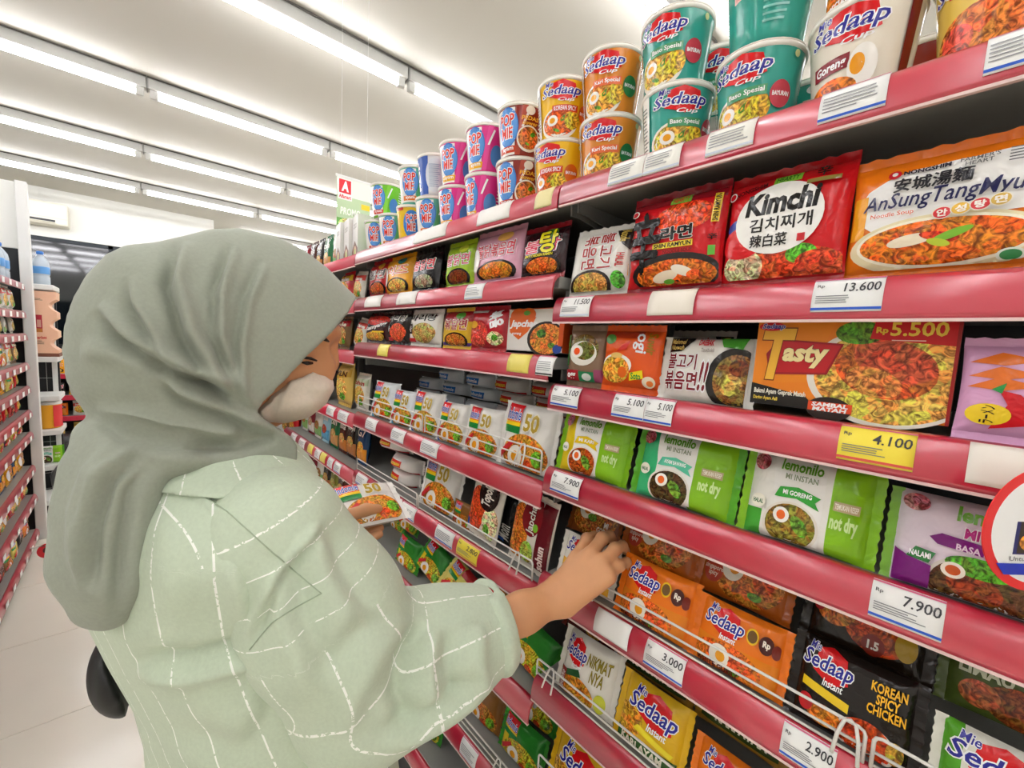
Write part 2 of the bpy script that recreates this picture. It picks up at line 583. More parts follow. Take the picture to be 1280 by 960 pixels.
    def geometry(s, mapf, eps0=.0007, de=.00011):
        V, F, C, K = [], [], [], []
        n = 0
        for T, col, food, i in s.items:
            q = T.reshape(-1, 2)
            r, inv = np.unique(np.round(q, 6), axis=0, return_inverse=True)
            inv = inv.reshape(-1)
            ff = inv.reshape(-1, 3)
            ok = (ff[:, 0] != ff[:, 1]) & (ff[:, 1] != ff[:, 2]) & (ff[:, 0] != ff[:, 2])
            ff = ff[ok]
            # keep every face turned outwards
            a, b, c = r[ff[:, 0]], r[ff[:, 1]], r[ff[:, 2]]
            ar = (b[:, 0] - a[:, 0]) * (c[:, 1] - a[:, 1]) - (b[:, 1] - a[:, 1]) * (c[:, 0] - a[:, 0])
            ff[ar < 0] = ff[ar < 0][:, ::-1]
            V.append(mapf(r, eps0 + de * i))
            F.append(ff + n)
            n += len(r)
            C.append(np.tile(np.array([*col, 1.0]), (len(ff), 1)))
            K.append(np.full(len(ff), 1 if food else 0))
        if not V:
            return np.zeros((0, 3)), np.zeros((0, 3), int), np.zeros((0, 4)), np.zeros(0, int)
        return np.concatenate(V), np.concatenate(F), np.concatenate(C), np.concatenate(K)

def painted_mesh(name, V, F, C, K, mats, smooth=True):
    """mesh with one colour per face written to the Col attribute"""
    me = bpy.data.meshes.new(name)
    me.from_pydata([tuple(v) for v in V], [], F)
    for m in mats:
        me.materials.append(m)
    me.polygons.foreach_set('material_index', np.asarray(K, np.int32))
    me.polygons.foreach_set('use_smooth', [smooth] * len(F))
    at_ = me.color_attributes.new('Col', 'FLOAT_COLOR', 'CORNER')
    n = [len(f) for f in F]
    at_.data.foreach_set('color', np.repeat(np.asarray(C, np.float32), n, axis=0).ravel())
    me.update()
    return me

# ------------------------------------------------------------------ packages
class Design: pass
DS = {}
_seed = [0]

def pack(key, w, h, t, base, label, zones=(), draw=None, seal='v', sealcol=None, cat='noodle pack', name='noodle_pack', nu=22, nv=18, wr=1.0):
    """pillow pack with crimped end seals; front faces -y, origin at the middle of the foot"""
    d = Design()
    _seed[0] += 1
    rs = np.random.default_rng(_seed[0])
    sw = .011
    bw, bh = (w, h - 2 * sw * .8) if seal == 'v' else (w - 2 * sw * .8, h)
    ph = rs.uniform(0, 6.28, 8)
    fr = rs.uniform(.7, 1.5, 8)
    def depth(x, z):
        u = np.clip(2 * x / bw, -1, 1)
        v = np.clip(2 * z / bh, -1, 1)
        if seal == 'h':
            u, v = v, u
        # u: folded sides, v: towards the seals
        g = np.power(np.clip(1 - np.abs(u) ** 5, 0, 1), .5) * np.power(np.clip(1 - np.abs(v) ** 3.2, 0, 1), .62)
        k = np.clip(1 - np.abs(u) ** 6, 0, 1) * np.clip(1 - np.abs(v) ** 8, 0, 1)
        e = .35 + np.abs(v) ** 2
        wv = (np.sin(fr[0] * 9 * u + ph[0] + 2.2 * v) * .5 + np.sin(fr[1] * 15 * u + ph[1] - 3 * v) * .35 * np.abs(v) + np.sin(fr[2] * 5 * v + ph[2] + 3 * u) * .5)
        return t / 2 * g * (.93 + .07 * np.sin(fr[3] * 3 * u + ph[3]) * np.cos(fr[4] * 2 * v + ph[4])) + .0016 * wr * wv * k * e
    def edge(x, z):
        # sides bow in slightly between the seals
        u, v = 2 * x / bw, 2 * z / bh
        if seal == 'v':
            return x * (1 - .028 * (1 - np.clip(v, -1, 1) ** 2)), z
        return x, z * (1 - .028 * (1 - np.clip(u, -1, 1) ** 2))
    zc = h / 2
    us, vs = np.linspace(-1, 1, nu + 1), np.linspace(-1, 1, nv + 1)
    us = np.sign(us) * np.abs(us) ** .85
    vs = np.sign(vs) * np.abs(vs) ** .85
    U, Vv = np.meshgrid(us * bw / 2, vs * bh / 2)
    dep = depth(U, Vv)
    Xe, Ze = edge(U, Vv)
    front = np.stack([Xe, -dep, Ze + zc], -1).reshape(-1, 3)
    back = np.stack([Xe, dep * .9, Ze + zc], -1).reshape(-1, 3)
    V = [front, back]
    F, C, K = [], [], []
    n1 = nu + 1
    off = n1 * (nv + 1)
    bc = np.array([*lin(base), 1])
    zz = [(a, b, c, e, np.array([*lin(col), 1])) for a, b, c, e, col in zones]
    for j in range(nv):
        for i in range(nu):
            a = j * n1 + i
            F.append((a, a + 1, a + 1 + n1, a + n1))
            cu, cv = (us[i] + us[i + 1]) / 4 + .5, (vs[j] + vs[j + 1]) / 4 + .5
            c = bc
            for (u0, v0, u1, v1, col) in zz:
                if u0 <= cu <= u1 and v0 <= cv <= v1:
                    c = col
            C.append(c)
            F.append((off + a + n1, off + a + 1 + n1, off + a + 1, off + a))
            C.append(c)
    K = [0] * len(F)
    S = Sheet(bw, bh, .0065)
    if draw:
        draw(S)
    def mapf(q, eps):
        x = np.clip(q[:, 0], -bw * .487, bw * .487)
        z = np.clip(q[:, 1], -bh * .487, bh * .487)
        dd = depth(x, z)
        xe, ze = edge(x, z)
        return np.stack([xe, -(dd + eps), ze + zc], -1)
    pv, pf, pc, pk = S.geometry(mapf, .0007, .00022)
    base_n = 2 * off
    V = np.concatenate(V + [pv])
    F += [tuple(int(k) + base_n for k in f) for f in pf]
    C = np.concatenate([np.array(C), pc]) if len(pc) else np.array(C)
    K = K + list(pk)
    d.me = painted_mesh(name, V, F, C, K, [FILM, FILM_FOOD])
    # crimped seal, pinking-sheared edge
    sc_ = sealcol or base
    d.parts = []
    for s in (-1, 1):
        n = 18
        q = []
        for i in range(n + 1):
            a = i / n - .5
            rip = .0012 * math.sin(i * 2.1 + s)
            tooth = .0016 * (i % 2)
            if seal == 'v':
                q += [(a * w, rip * .3, zc + s * (bh / 2 - .003)), (a * w, rip, zc + s * (bh / 2 + sw * .5)), (a * w, rip * 1.6 - .001, zc + s * (bh / 2 + sw - tooth))]
            else:
                q += [(s * (bw / 2 - .003), rip * .3, zc + a * h), (s * (bw / 2 + sw * .5), rip, zc + a * h), (s * (bw / 2 + sw - tooth), rip * 1.6 - .001, zc + a * h)]
        fs = []
        for i in range(n):
            for k in range(2):
                a = i * 3 + k
                fs.append((a, a + 3, a + 4, a + 1))
        d.parts.append(('end_seal', painted_mesh('end_seal', q, fs, np.tile(np.array([*lin(sc_), 1]), (len(fs), 1)), [0] * len(fs), [FILM])))
    d.w, d.h, d.t, d.label, d.cat, d.name = w, h, t, label, cat, name
    d.kind = 'pack'
    DS[key] = d
    return d

def carton(key, w, h, t, base, label, draw=None, side=None, cat='box', name='noodle_box'):
    d = Design()
    mb = MB().box(-w / 2, w / 2, -t / 2, t / 2, 0, h, .0012)
    V = np.array(mb.V)
    F = list(mb.F)
    C = [np.array([*lin(base), 1])] * len(F)
    if side:
        for i, f in enumerate(F):
            c = V[list(f)].mean(0)
            if abs(c[0]) > w / 2 * .99 or c[2] > h * .99:
                C[i] = np.array([*lin(side), 1])
    S = Sheet(w, h, .05)
    if draw:
        draw(S)
    pv, pf, pc, pk = S.geometry(lambda q, e: np.stack([np.clip(q[:, 0], -w / 2, w / 2), np.full(len(q), -t / 2 - e), q[:, 1] + h / 2], -1), .0002, .00008)
    n = len(V)
    V = np.concatenate([V, pv])
    F += [tuple(int(k) + n for k in f) for f in pf]
    C = np.concatenate([np.array(C), pc]) if len(pc) else np.array(C)
    d.me = painted_mesh(name, V, F, C, [0] * n_faces(mb) + list(pk), [CARD, CARD_FOOD], smooth=False)
    # tuck flap on top as a part of its own
    fl = MB().box(-w / 2 + .001, w / 2 - .001, -t / 2 + .001, t / 2 - .004, h + .0001, h + .0009)
    d.parts = [('top_flap', painted_mesh('top_flap', fl.V, fl.F, np.tile(np.array([*lin(side or base), 1]), (len(fl.F), 1)), [0] * len(fl.F), [CARD], False))]
    d.w, d.h, d.t, d.label, d.cat, d.name, d.kind = w, h, t, label, cat, name, 'pack'
    DS[key] = d
    return d

def n_faces(mb): return len(mb.F)

m_lid = mat('cup_lid_foil', '#e9e3d8', .3)
def cup(key, base, label, draw=None, rt=.0530, rb=.0415, h=.1065, rim='#f1eee6', zones=(), cat='noodle cup', name='noodle_cup', lid='#e9e3d8'):
    d = Design()
    n, m = 40, 8
    V, F, C = [], [], []
    hz = np.linspace(0, h - .005, m + 1)
    rad = lambda z: rb + (rt - rb) * np.clip(z / h, 0, 1) - .0016 * np.clip(1 - z / .006, 0, 1)
    for z in hz:
        for k in range(n):
            a = 2 * math.pi * k / n
            V.append((rad(z) * math.sin(a), -rad(z) * math.cos(a), z))
    for j in range(m):
        for k in range(n):
            b = j * n + k
            b2 = j * n + (k + 1) % n
            F.append((b, b2, b2 + n, b + n))
            u = ((k + .5) / n + .5) % 1.0
            c = base
            for (u0, v0, u1, v1, col) in zones:
                if u0 <= u <= u1 and v0 <= (j + .5) / m <= v1:
                    c = col
            C.append([*lin(c), 1])
    F.append(tuple(reversed(range(n))))
    C.append([*lin(rim), 1])
    circ = math.pi * (rt + rb)
    S = Sheet(circ, h, .010)
    if draw:
        draw(S)
    def mapf(q, e):
        z = np.clip(q[:, 1] + h / 2, .002, h - .006)
        a = q[:, 0] / ((rt + rb) / 2)
        r = rad(z) + e
        return np.stack([r * np.sin(a), -r * np.cos(a), z], -1)
    pv, pf, pc, pk = S.geometry(mapf, .0005, .0001)
    nV = len(V)
    V = np.concatenate([np.array(V), pv])
    nF = len(F)
    F += [tuple(int(k) + nV for k in f) for f in pf]
    C = np.concatenate([np.array(C), pc]) if len(pc) else np.array(C)
    d.me = painted_mesh(name, V, F, C, [0] * nF + list(pk), [FILM_CUP, FILM_CUP_FOOD])
    if key in ('__none',):
        pass
    rm = MB().lathe([(rt - .002, h - .008), (rt + .0008, h - .007), (rt + .0016, h - .0045), (rt + .0008, h - .0015), (rt - .003, h - .001)], 40)
    rme = mesh('rim', rm.V, rm.F, mat('cup_rim', '#f0ece2', .35), True)
    lm = MB().lathe([(rt + .0008, h - .0014), (rt + .0012, h + .0002), (rt - .004, h + .0008), (rt * .5, h + .0014), (.001, h + .0016)], 40)
    lme = mesh('lid', lm.V, lm.F, mat('lid_' + lid.lstrip('#'), lid, .3), True)
    d.parts = [('rim', rme), ('lid', lme)]
    d.w, d.h, d.t, d.label, d.cat, d.name, d.kind = 2 * rt, h, 2 * rt, label, cat, name, 'cup'
    DS[key] = d
    return d
FILM_CUP = print_mat('shrink_film', .16, bump=.10, bscale=30)
FILM_CUP_FOOD = print_mat('shrink_film_food', .18, food=True, bump=.10, bscale=30)

SHORTL = {'pop_green': 'green noodle cup', 'pop_greenblue': 'white and green noodle cup', 'pop_pink': 'pink noodle cup', 'sed_teal': 'teal noodle cup',
    'sed_tealback': 'plain-backed teal noodle cup', 'sed_cream': 'cream noodle cup with fried egg', 'shin': 'red spicy pack', 'bul_lime': 'lime green Korean pack',
    'bulgogi_black': 'white Korean beef pack with dark bowl', 'tasty': 'orange Tasty carton', 'bulgogi_white': 'white Korean pack', 'lem_purple': 'pale lilac lemonilo pack with rendang',
    'lem_mint': 'mint green lemonilo pack', 'lem_white': 'white and lime lemonilo pack', 'kari_back': 'ochre curry pack', 'sed_nikmat': 'white Sedaap pack', 'indo_lblue': 'white Indomie pack with pale blue foot',
    'indo_blue': 'white Indomie pack with blue end', 'indo_red': 'white Indomie pack with egg', 'stack_red': 'flat white pack, red end print,', 'stack_blue': 'flat white pack, blue end print,',
    'indo_brown': 'brown Indomie pack', 'indo_green': 'green Indomie pack', 'indo_mag': 'purple Indomie pack', 'sach_green': 'green sachet strip', 'sach_black': 'black sachet strip',
    'sach_brown': 'brown sachet strip', 'sach_navy': 'dark blue sachet bag', 'sach_sky': 'pale blue sachet strip', 'sach_white': 'whitish sachet strip', 'sach_maroon': 'maroon sachet strip',
    'sach_olive': 'olive sachet strip', 'snack_red': 'red and yellow noodle bag'}
_vc = {}
def _verts(me):
    if me.name not in _vc:
        a = np.zeros(len(me.vertices) * 3)
        me.vertices.foreach_get('co', a)
        _vc[me.name] = a.reshape(-1, 3)
    return _vc[me.name]

def inst(key, loc, yaw=0.0, tilt=0.0, roll=0.0, scale=1.0, label=None, group=None, extra=None, drop=True):
    """one package: the mesh and its parts, linked as a thing of its own; its lowest point comes to rest at loc z"""
    d = DS[key]
    o = link(d.name, d.me)
    o.location = tuple(loc)
    o.rotation_euler = (math.radians(-tilt), math.radians(roll), math.radians(-90 + yaw))
    o.scale = scale if isinstance(scale, tuple) else (scale,) * 3
    if drop:
        R = np.array(o.rotation_euler.to_matrix()) * np.array(o.scale)[None, :]
        zmin = min((_verts(me) @ R[2]).min() for me in [d.me] + [m for _, m in d.parts])
        o.location.z = loc[2] - zmin
    for n, me in d.parts:
        link(n, me, o)
    lab = label
    if lab is None:
        lab = d.label + (' ' + extra if extra else '')
        if len(lab.split()) > 16 and key in SHORTL:
            lab = SHORTL[key] + ' ' + extra
    tag(o, lab, d.cat, group)
    return o

USED = {}
def put(key, xl, xr, yp, bay, sh, X=.586, dz=0.0, tilt=6, yaw=0.0, roll=0.0, extra='', group=None, label=None, w=None, hs=1.0):
    """stand a package on a shelf so that its front spans the photo columns xl..xr at row yp"""
    d = DS[key]
    a, b = at(xl, yp, X=X), at(xr, yp, X=X)
    ww = w or (a[1] - b[1])
    s = ww / d.w
    yc = (a[1] + b[1]) / 2
    z = ZS(bay, sh) + dz
    sz = s * hs
    if sh > 1 and dz < .03:                       # keep clear of the rail above
        room = BAYS[bay][2][sh - 2] - (.040 if sh == 2 else .052) - z - dz
        sz = min(sz, room / d.h)
    elif sh > 1:
        sz = min(sz, (BAYS[bay][2][sh - 2] - .030 - z) / d.h * 1.04)
    back = d.t * s / 2
    o = inst(key, (X + back * (1.0 if d.name == 'noodle_box' else .3), yc, z + .0006), yaw, tilt, roll, (s, s, sz), label, group, extra)
    return o

# ------------------------------------------------------------------ package designs (prints follow the photograph)
NOOD, RED, ORG, GRN, YEL, BRN = '#d8a040', '#d01a20', '#e8701c', '#3f9a34', '#f2c61e', '#5a2a16'

# --- cups
def d_pop(body, right, band):
    def f(S):
        S.rect(.27, .06, .50, .9, '#f3efe8')
        S.ell(.44, .56, .085, .36, '#3f7fd0')
        S.ell(.44, .56, .078, .33, '#5d9ae0')
        S.text('POP\nMIE', .375, .36, .495, .80, '#e03a2c', '#ffffff', .05, .03, ob=.045)
        S.rect(.36, .10, .52, .22, band)
        S.text('ayam', .39, .12, .49, .20, '#ffffff', None, 0, .02)
        S.poly([(.50, .05), (.54, .05), (.585, .93), (.55, .93)], right)
        S.poly([(.545, .55), (.56, .55), (.60, .84), (.588, .86)], '#ffffff')
        S.ell(.62, .35, .05, .22, '#4f86c8')
        S.lines(.67, .2, .75, .8, 9, '#f2f2ee')
    return f
cup('pop_green', '#76c832', 'green instant noodle cup with blue oval and red lettering', d_pop('#76c832', '#8ad644', '#d4402c'))
cup('pop_greenblue', '#5fb8a0', 'white and green instant noodle cup with blue oval', d_pop('', '#58b070', '#e0762c'))
cup('pop_pink', '#e0358c', 'pink instant noodle cup with blue oval and white spoon stripe', d_pop('', '#ea4a9c', '#f0b020'))
def d_popbrown(S):
    d_pop('', '#b0442c', '#c8401c')(S)
    S.bowl(.60, .34, .085, .24, '#f0e6da', '#d2743a', False, True)
    S.text('PEDAS\ndower', .545, .58, .66, .74, '#f6b53c', None, .1, .03)
    S.ell(.60, .84, .03, .08, '#f2e6da', rot=40)
cup('pop_brown', '#8c2a1e', 'dark red instant noodle cup with blue oval and noodle bowl', d_popbrown)
def d_popyellow(S):
    S.ell(.56, .5, .085, .36, '#3f7fd0')
    S.text('POP\nMIE', .505, .32, .61, .76, '#e03a2c', '#ffffff', .05, .03)
    S.rect(.40, .86, .48, .93, '#c83030')
cup('pop_yellow', '#f0c62c', 'yellow instant noodle cup with blue oval turned aside', d_popyellow)
def d_popback(S):
    S.rect(.30, .04, .46, .95, '#3e62b8')
    S.text('POP', .315, .15, .36, .85, '#ffffff', None, 0, .04, rot=90)
    S.ell(.52, .48, .085, .40, '#dfe6ee')
    S.lines(.47, .2, .58, .75, 12, '#9fb2cc')
cup('pop_back', '#e8ebee', 'white and blue instant noodle cup showing its back print', d_popback)

def d_sedcup(main, food, badge, subtitle, subcol):
    def f(S):
        S.bowl(.47, .24, .13, .26, '#f4eee0', food, True, True)
        S.ell(.56, .30, .05, .16, '#d9b43a', True)
        S.sedaap(.355, .58, .60, .90, 'Cup')
        S.rect(.43, .42, .59, .53, subcol)
        S.text(subtitle, .44, .44, .58, .515, '#ffffff', None, 0, .02)
        S.ell(.645, .42, .045, .15, badge)
        S.text('BAYURAN', .61, .40, .68, .45, '#ffffff', None, 0, .03)
        S.ell(.69, .86, .012, .04, '#d8e0a0')
        S.rect(.28, .08, .33, .92, '#f2efe4')
        S.lines(.285, .2, .325, .8, 12, '#7a7a74')
    return f
cup('sed_teal', '#3aa394', 'teal soup noodle cup with blue lettered red logo', d_sedcup('', '#d8b85a', '#c23a4a', 'Baso Spesial', '#4f9c6c'))
cup('sed_orange', '#e08a2c', 'orange noodle cup with blue lettered red logo and green badge', d_sedcup('', '#e0a040', '#2f7a44', 'Kari Special', '#e8703c'))
cup('sed_yellow', '#f0bc1e', 'yellow noodle cup with blue lettered logo and flame print', d_sedcup('', '#d8621e', '#e06a1c', 'KOREAN SPICY', '#d8461e'))
def d_cream(S):
    S.sedaap(.36, .58, .60, .92, 'Cup')
    S.rect(.37, .36, .50, .50, '#8c2a34')
    S.text('Goreng', .38, .38, .49, .48, '#ffffff', None, .1, .03)
    S.ell(.54, .34, .045, .20, '#fbf8f0')
    S.ell(.525, .36, .022, .10, '#f0a01e')
    S.ell(.44, .16, .09, .14, '#e0762c', True)
    S.rect(.66, .04, .70, .94, '#7a1f1a')
    S.text('SPECIAL', .37, .05, .47, .12, '#ffffff', None, 0, .02)
cup('sed_cream', '#ece4d2', 'cream noodle cup with fried egg print and dark red stripe', d_cream)
def d_tealback(S):
    S.rect(.40, .60, .50, .74, '#e8b8b4')
    S.text('KARTU', .41, .62, .49, .72, '#c05860', None, .1, .02)
    S.lines(.53, .2, .66, .9, 10, '#7cc4b8')
    S.ell(.45, .85, .04, .06, '#e8eef0')
cup('sed_tealback', '#35a090', 'teal noodle cup showing its plain back with pale label', d_tealback)
def d_cupyel2(S):
    S.sedaap(.36, .6, .6, .92, 'Cup')
    S.ell(.5, .25, .13, .28, '#e07a3c', True)
    S.ell(.58, .55, .05, .1, '#4f9a3c', True)
    S.ell(.44, .28, .05, .14, '#d85a4c', True)
cup('sed_salmon', '#f0cc5c', 'yellow and salmon noodle cup at the right edge of the picture', d_cupyel2)

# --- near bay, second shelf
def d_bulg(S):
    S.rect(.0, .0, .22, 1, '#d8d5cc')
    S.text('불고기', .50, .36, .72, .95, '#a8322c', '#ffffff', 0, .022, rot=-90)
    S.text('볶음면', .22, .36, .46, .93, '#a8322c', '#ffffff', 0, .022, rot=-90)
    S.ell(.40, .08, .36, .26, '#2a2320')
    S.ell(.40, .09, .30, .21, '#c8a45a', True)
    S.ell(.86, .16, .10, .14, '#55a83a', True, rot=30)
    S.text('HALAL', .80, .36, .92, .58, '#c83030', None, 0, .03, rot=-90)
    S.poly([(.72, .98), (.98, .98), (.98, .62), (.86, .72)], '#221a18')
    S.text('Noodle', .80, .76, .95, .96, '#d8b850', None, .1, .02, rot=-90)
pack('bulgogi_white', .124, .128, .032, '#e6e3da', 'white pack with upright dark red Korean lettering', draw=d_bulg, sealcol='#cfccc4')
def d_shin(S):
    S.ell(.62, .74, .30, .16, '#e2522c', True)
    S.rect(.0, .90, 1, 1.0, '#8e1420')
    S.rect(.45, .90, .66, .985, '#7cc242')
    S.text('HEARTY', .47, .915, .64, .975, '#e03020', None, .1, .02)
    S.text('라면', .40, .50, .72, .64, '#15100f', '#f4f0ea', 0, .04, ob=.03)
    S.rect(.32, .41, .74, .475, '#e8c83a')
    S.text('SHIN RAMYUN', .335, .42, .725, .467, '#15100f', None, 0, .035)
    S.text('NOODLE SOUP', .44, .35, .74, .39, '#7a1414', None, 0, .03)
    S.ell(.56, .13, .46, .22, '#231c1a')
    S.ell(.57, .11, .41, .17, '#d46a24', True)
    S.ell(.48, .10, .14, .06, '#efe0c4', rot=10)
    S.ell(.66, .15, .12, .05, '#f0e6d0', rot=-20)
    S.ell(.78, .10, .08, .05, '#e8622c', True)
    S.ell(.52, .045, .06, .025, '#68b238')
    S.text('辛', .04, .16, .40, .84, '#15100f', None, 0, .03)
    S.rect(.90, .62, .965, .92, '#e0bc34')
    S.text('SHIN RAMYUN', .91, .63, .955, .91, '#15100f', None, 0, .03, rot=90)
    S.text('辛', .885, .44, .965, .50, '#15100f', None, 0, .022)
    S.rect(.90, .28, .96, .38, '#63b23c')
    S.ell(.07, .86, .05, .04, '#f2ece4')
    S.ell(.07, .86, .038, .03, '#c81c24')
    S.rect(0, .16, .035, .30, '#e8a030')
pack('shin', .148, .150, .036, '#cf1b22', 'red spicy noodle pack with large black character and SHIN RAMYUN lettering', draw=d_shin, sealcol='#8e1420')
def d_kimchi(S):
    S.rect(0, .90, 1, 1, '#c2161c')
    S.rect(.40, .90, .62, .98, '#8ccc3a')
    S.text('HEARTY', .42, .915, .60, .97, '#28781e', None, .1, .02)
    S.ell(.55, .08, .5, .20, '#d4502c', True)
    S.ell(.22, .12, .18, .16, '#d8c8b8', True)
    S.ell(.70, .20, .12, .09, '#5fae34', True)
    S.ell(.80, .12, .14, .10, '#e0482c', True)
    S.ell(.16, .52, .12, .09, '#2a3a92')
    S.ell(.20, .36, .20, .16, '#d8181e')
    S.ell(.48, .56, .36, .34, '#f4f2ec', n=32)
    S.text('Kimchi', .20, .60, .80, .82, '#15120f', None, .12, .045)
    S.text('김치찌개', .26, .44, .76, .57, '#2a2622', None, 0, .02)
    S.text('辣白菜', .28, .29, .58, .41, '#2a2622', None, 0, .02)
    S.rect(.66, .31, .72, .38, '#c82a30')
    S.text('NONGSHIM', .08, .86, .36, .91, '#4a0e10', None, 0, .03, rot=10)
    S.ell(.05, .86, .04, .045, '#f4ece8')
    S.ell(.05, .86, .03, .033, '#c81c24')
    S.text('辛', .74, .88, .84, .98, '#2a1410', None, 0, .022)
    S.rect(.68, .82, .92, .86, '#8c7a3c')
pack('kimchi', .140, .150, .036, '#d2181f', 'red pack with white circle lettered Kimchi', draw=d_kimchi, sealcol='#b0141a')
def d_ansung(S):
    S.poly([(.04, .60), (.10, .74), (.20, .82), (.34, .88), (1.0, .90), (1.0, .40), (.55, .40), (.16, .34), (.05, .46)], '#f0eeea')
    S.rect(.02, .30, .10, .70, '#f0a61e')
    S.ell(.50, .20, .47, .25, '#e9ddb4', n=34)
    S.ell(.50, .215, .43, .21, '#faf4dc', n=34)
    S.ell(.50, .215, .41, .185, '#dc7426', True, n=34)
    S.ell(.36, .24, .12, .05, '#f2e4c8', rot=8)
    S.ell(.50, .25, .10, .04, '#cc3a22', True, rot=-15)
    S.ell(.56, .26, .10, .035, '#7cb830', rot=20)
    S.ell(.50, .20, .06, .03, '#b8c838', rot=-20)
    S.text('NONGSHIM', .28, .835, .51, .875, '#1d2030', None, 0, .045)
    S.ell(.235, .855, .035, .04, '#c81c28')
    S.ell(.235, .86, .016, .018, '#f0eeea')
    S.text("FARMER'S\nHEART", .55, .81, .72, .885, '#6a6a6c', None, 0, .01)
    S.text('安城湯麵', .24, .68, .62, .80, '#1c1c22', None, .05, .03)
    S.text('AnSungTangMyun', .08, .50, .90, .675, '#1a1a4c', None, .25, .010)
    S.text('Noodle Soup', .13, .46, .36, .51, '#d8603c', None, 0, .01)
    for i, (c, k) in enumerate((('#d23a40', '안'), ('#e6b84c', '성'), ('#d23a40', '탕'), ('#d8b45c', '면'))):
        u, v = .50 + .085 * i, .44 + .012 * i
        S.ell(u, v, .048, .052, '#f6efe0')
        S.ell(u, v, .042, .045, c)
        S.text(k, u - .024, v - .028, u + .024, v + .028, '#fff8f0', None, 0, .04)
    S.lines(.76, .76, .97, .88, 5, '#5a5a5e')
    S.ell(.82, .045, .06, .05, '#e8f0e4')
    S.ell(.82, .045, .045, .036, '#2f8a4c')
pack('ansung', .168, .146, .036, '#ee7a14', 'orange and white pack lettered AnSungTangMyun above a bowl of orange soup', draw=d_ansung, sealcol='#e07010', nu=26)

# --- near bay, third shelf
def d_egg(S):
    S.ell(.45, .62, .40, .30, '#7a6a3a', True)
    S.ell(.45, .55, .36, .24, '#ece8dc')
    S.ell(.50, .60, .26, .18, '#6a6a34', True)
    S.ell(.30, .58, .16, .12, '#fbf7ec')
    S.ell(.30, .58, .08, .07, '#e8541e')
    S.rect(0, .0, .38, .22, '#b02430')
    S.text('egg', .06, .05, .3, .16, '#ffffff', None, .2, .03)
    S.rect(.38, 0, .78, .2, '#2c8a58')
    S.ell(.58, .1, .12, .07, '#e8f2ea')
    S.rect(.78, 0, 1, .25, '#a04a6c')
    S.rect(0, .3, .08, .9, '#3a8a3c')
pack('egg_noodle', .080, .116, .030, '#8a6e58', 'narrow brown pack with boiled egg on green noodles', draw=d_egg, seal='v')
def d_ogi(S):
    S.rect(0, .86, .7, 1, '#b83a1c')
    S.ell(.14, .84, .10, .09, '#4f8a3a')
    S.text('Suwir', .78, .58, .93, .96, '#a87c12', None, .15, .03, rot=-90)
    S.text('ogi', .55, .60, .78, .95, '#ffffff', None, .1, .02, rot=-90)
    S.poly([(.28, .62), (.46, .66), (.50, .82), (.38, .74)], '#d83020')
    S.ell(.30, .38, .27, .20, '#f4f0e4')
    S.ell(.28, .30, .26, .24, '#dca84a', True)
    S.ell(.42, .26, .08, .10, '#e86a20')
    S.ell(.30, .55, .11, .05, '#e6c070')
    S.poly([(.54, .12), (.78, .18), (.76, .32), (.55, .26)], '#f0d81e')
    S.text('Soto', .57, .15, .74, .27, '#2c8a3c', None, 0, .03)
    S.ell(.86, .12, .10, .10, '#f0e0c0')
    S.ell(.88, .10, .05, .05, '#e87a2c')
pack('ogi', .109, .116, .030, '#e85a1c', 'orange pack with upright lettering and a noodle bowl', draw=d_ogi)
def d_bulgo2(S):
    S.ell(.86, .38, .30, .46, '#26201c', n=30)
    S.ell(.88, .38, .24, .37, '#8a6a34', True, n=30)
    S.ell(.84, .30, .12, .16, '#c8a858', True)
    S.ell(.90, .55, .10, .12, '#7a3c1c', True, rot=40)
    S.poly([(.0, 1), (.0, .74), (.20, .76), (.34, .94), (.34, 1)], '#1c1613')
    S.text('Mahmel\nNuwah', .03, .78, .24, .96, '#d8b460', None, .1, .02)
    S.text('불고기', .04, .48, .42, .72, '#7a1420', '#ffffff', 0, .022)
    S.text('볶음면', .02, .16, .46, .44, '#7a1420', '#ffffff', 0, .022)
    S.text('!!', .48, .16, .58, .62, '#7a1420', '#ffffff', .1, .022)
    S.text('DAEBAK', .42, .86, .60, .96, '#d83040', None, 0, .03)
    S.text('Tteokbokki', .46, .76, .62, .82, '#8a7a70', None, .2, .01)
    S.poly([(.66, 1), (.96, 1), (.92, .82), (.72, .84)], '#4a9a34')
pack('bulgogi_black', .134, .096, .032, '#eeeae2', 'white pack with dark red Korean lettering and black beef bowl', draw=d_bulgo2, seal='h', sealcol='#e2ded6')
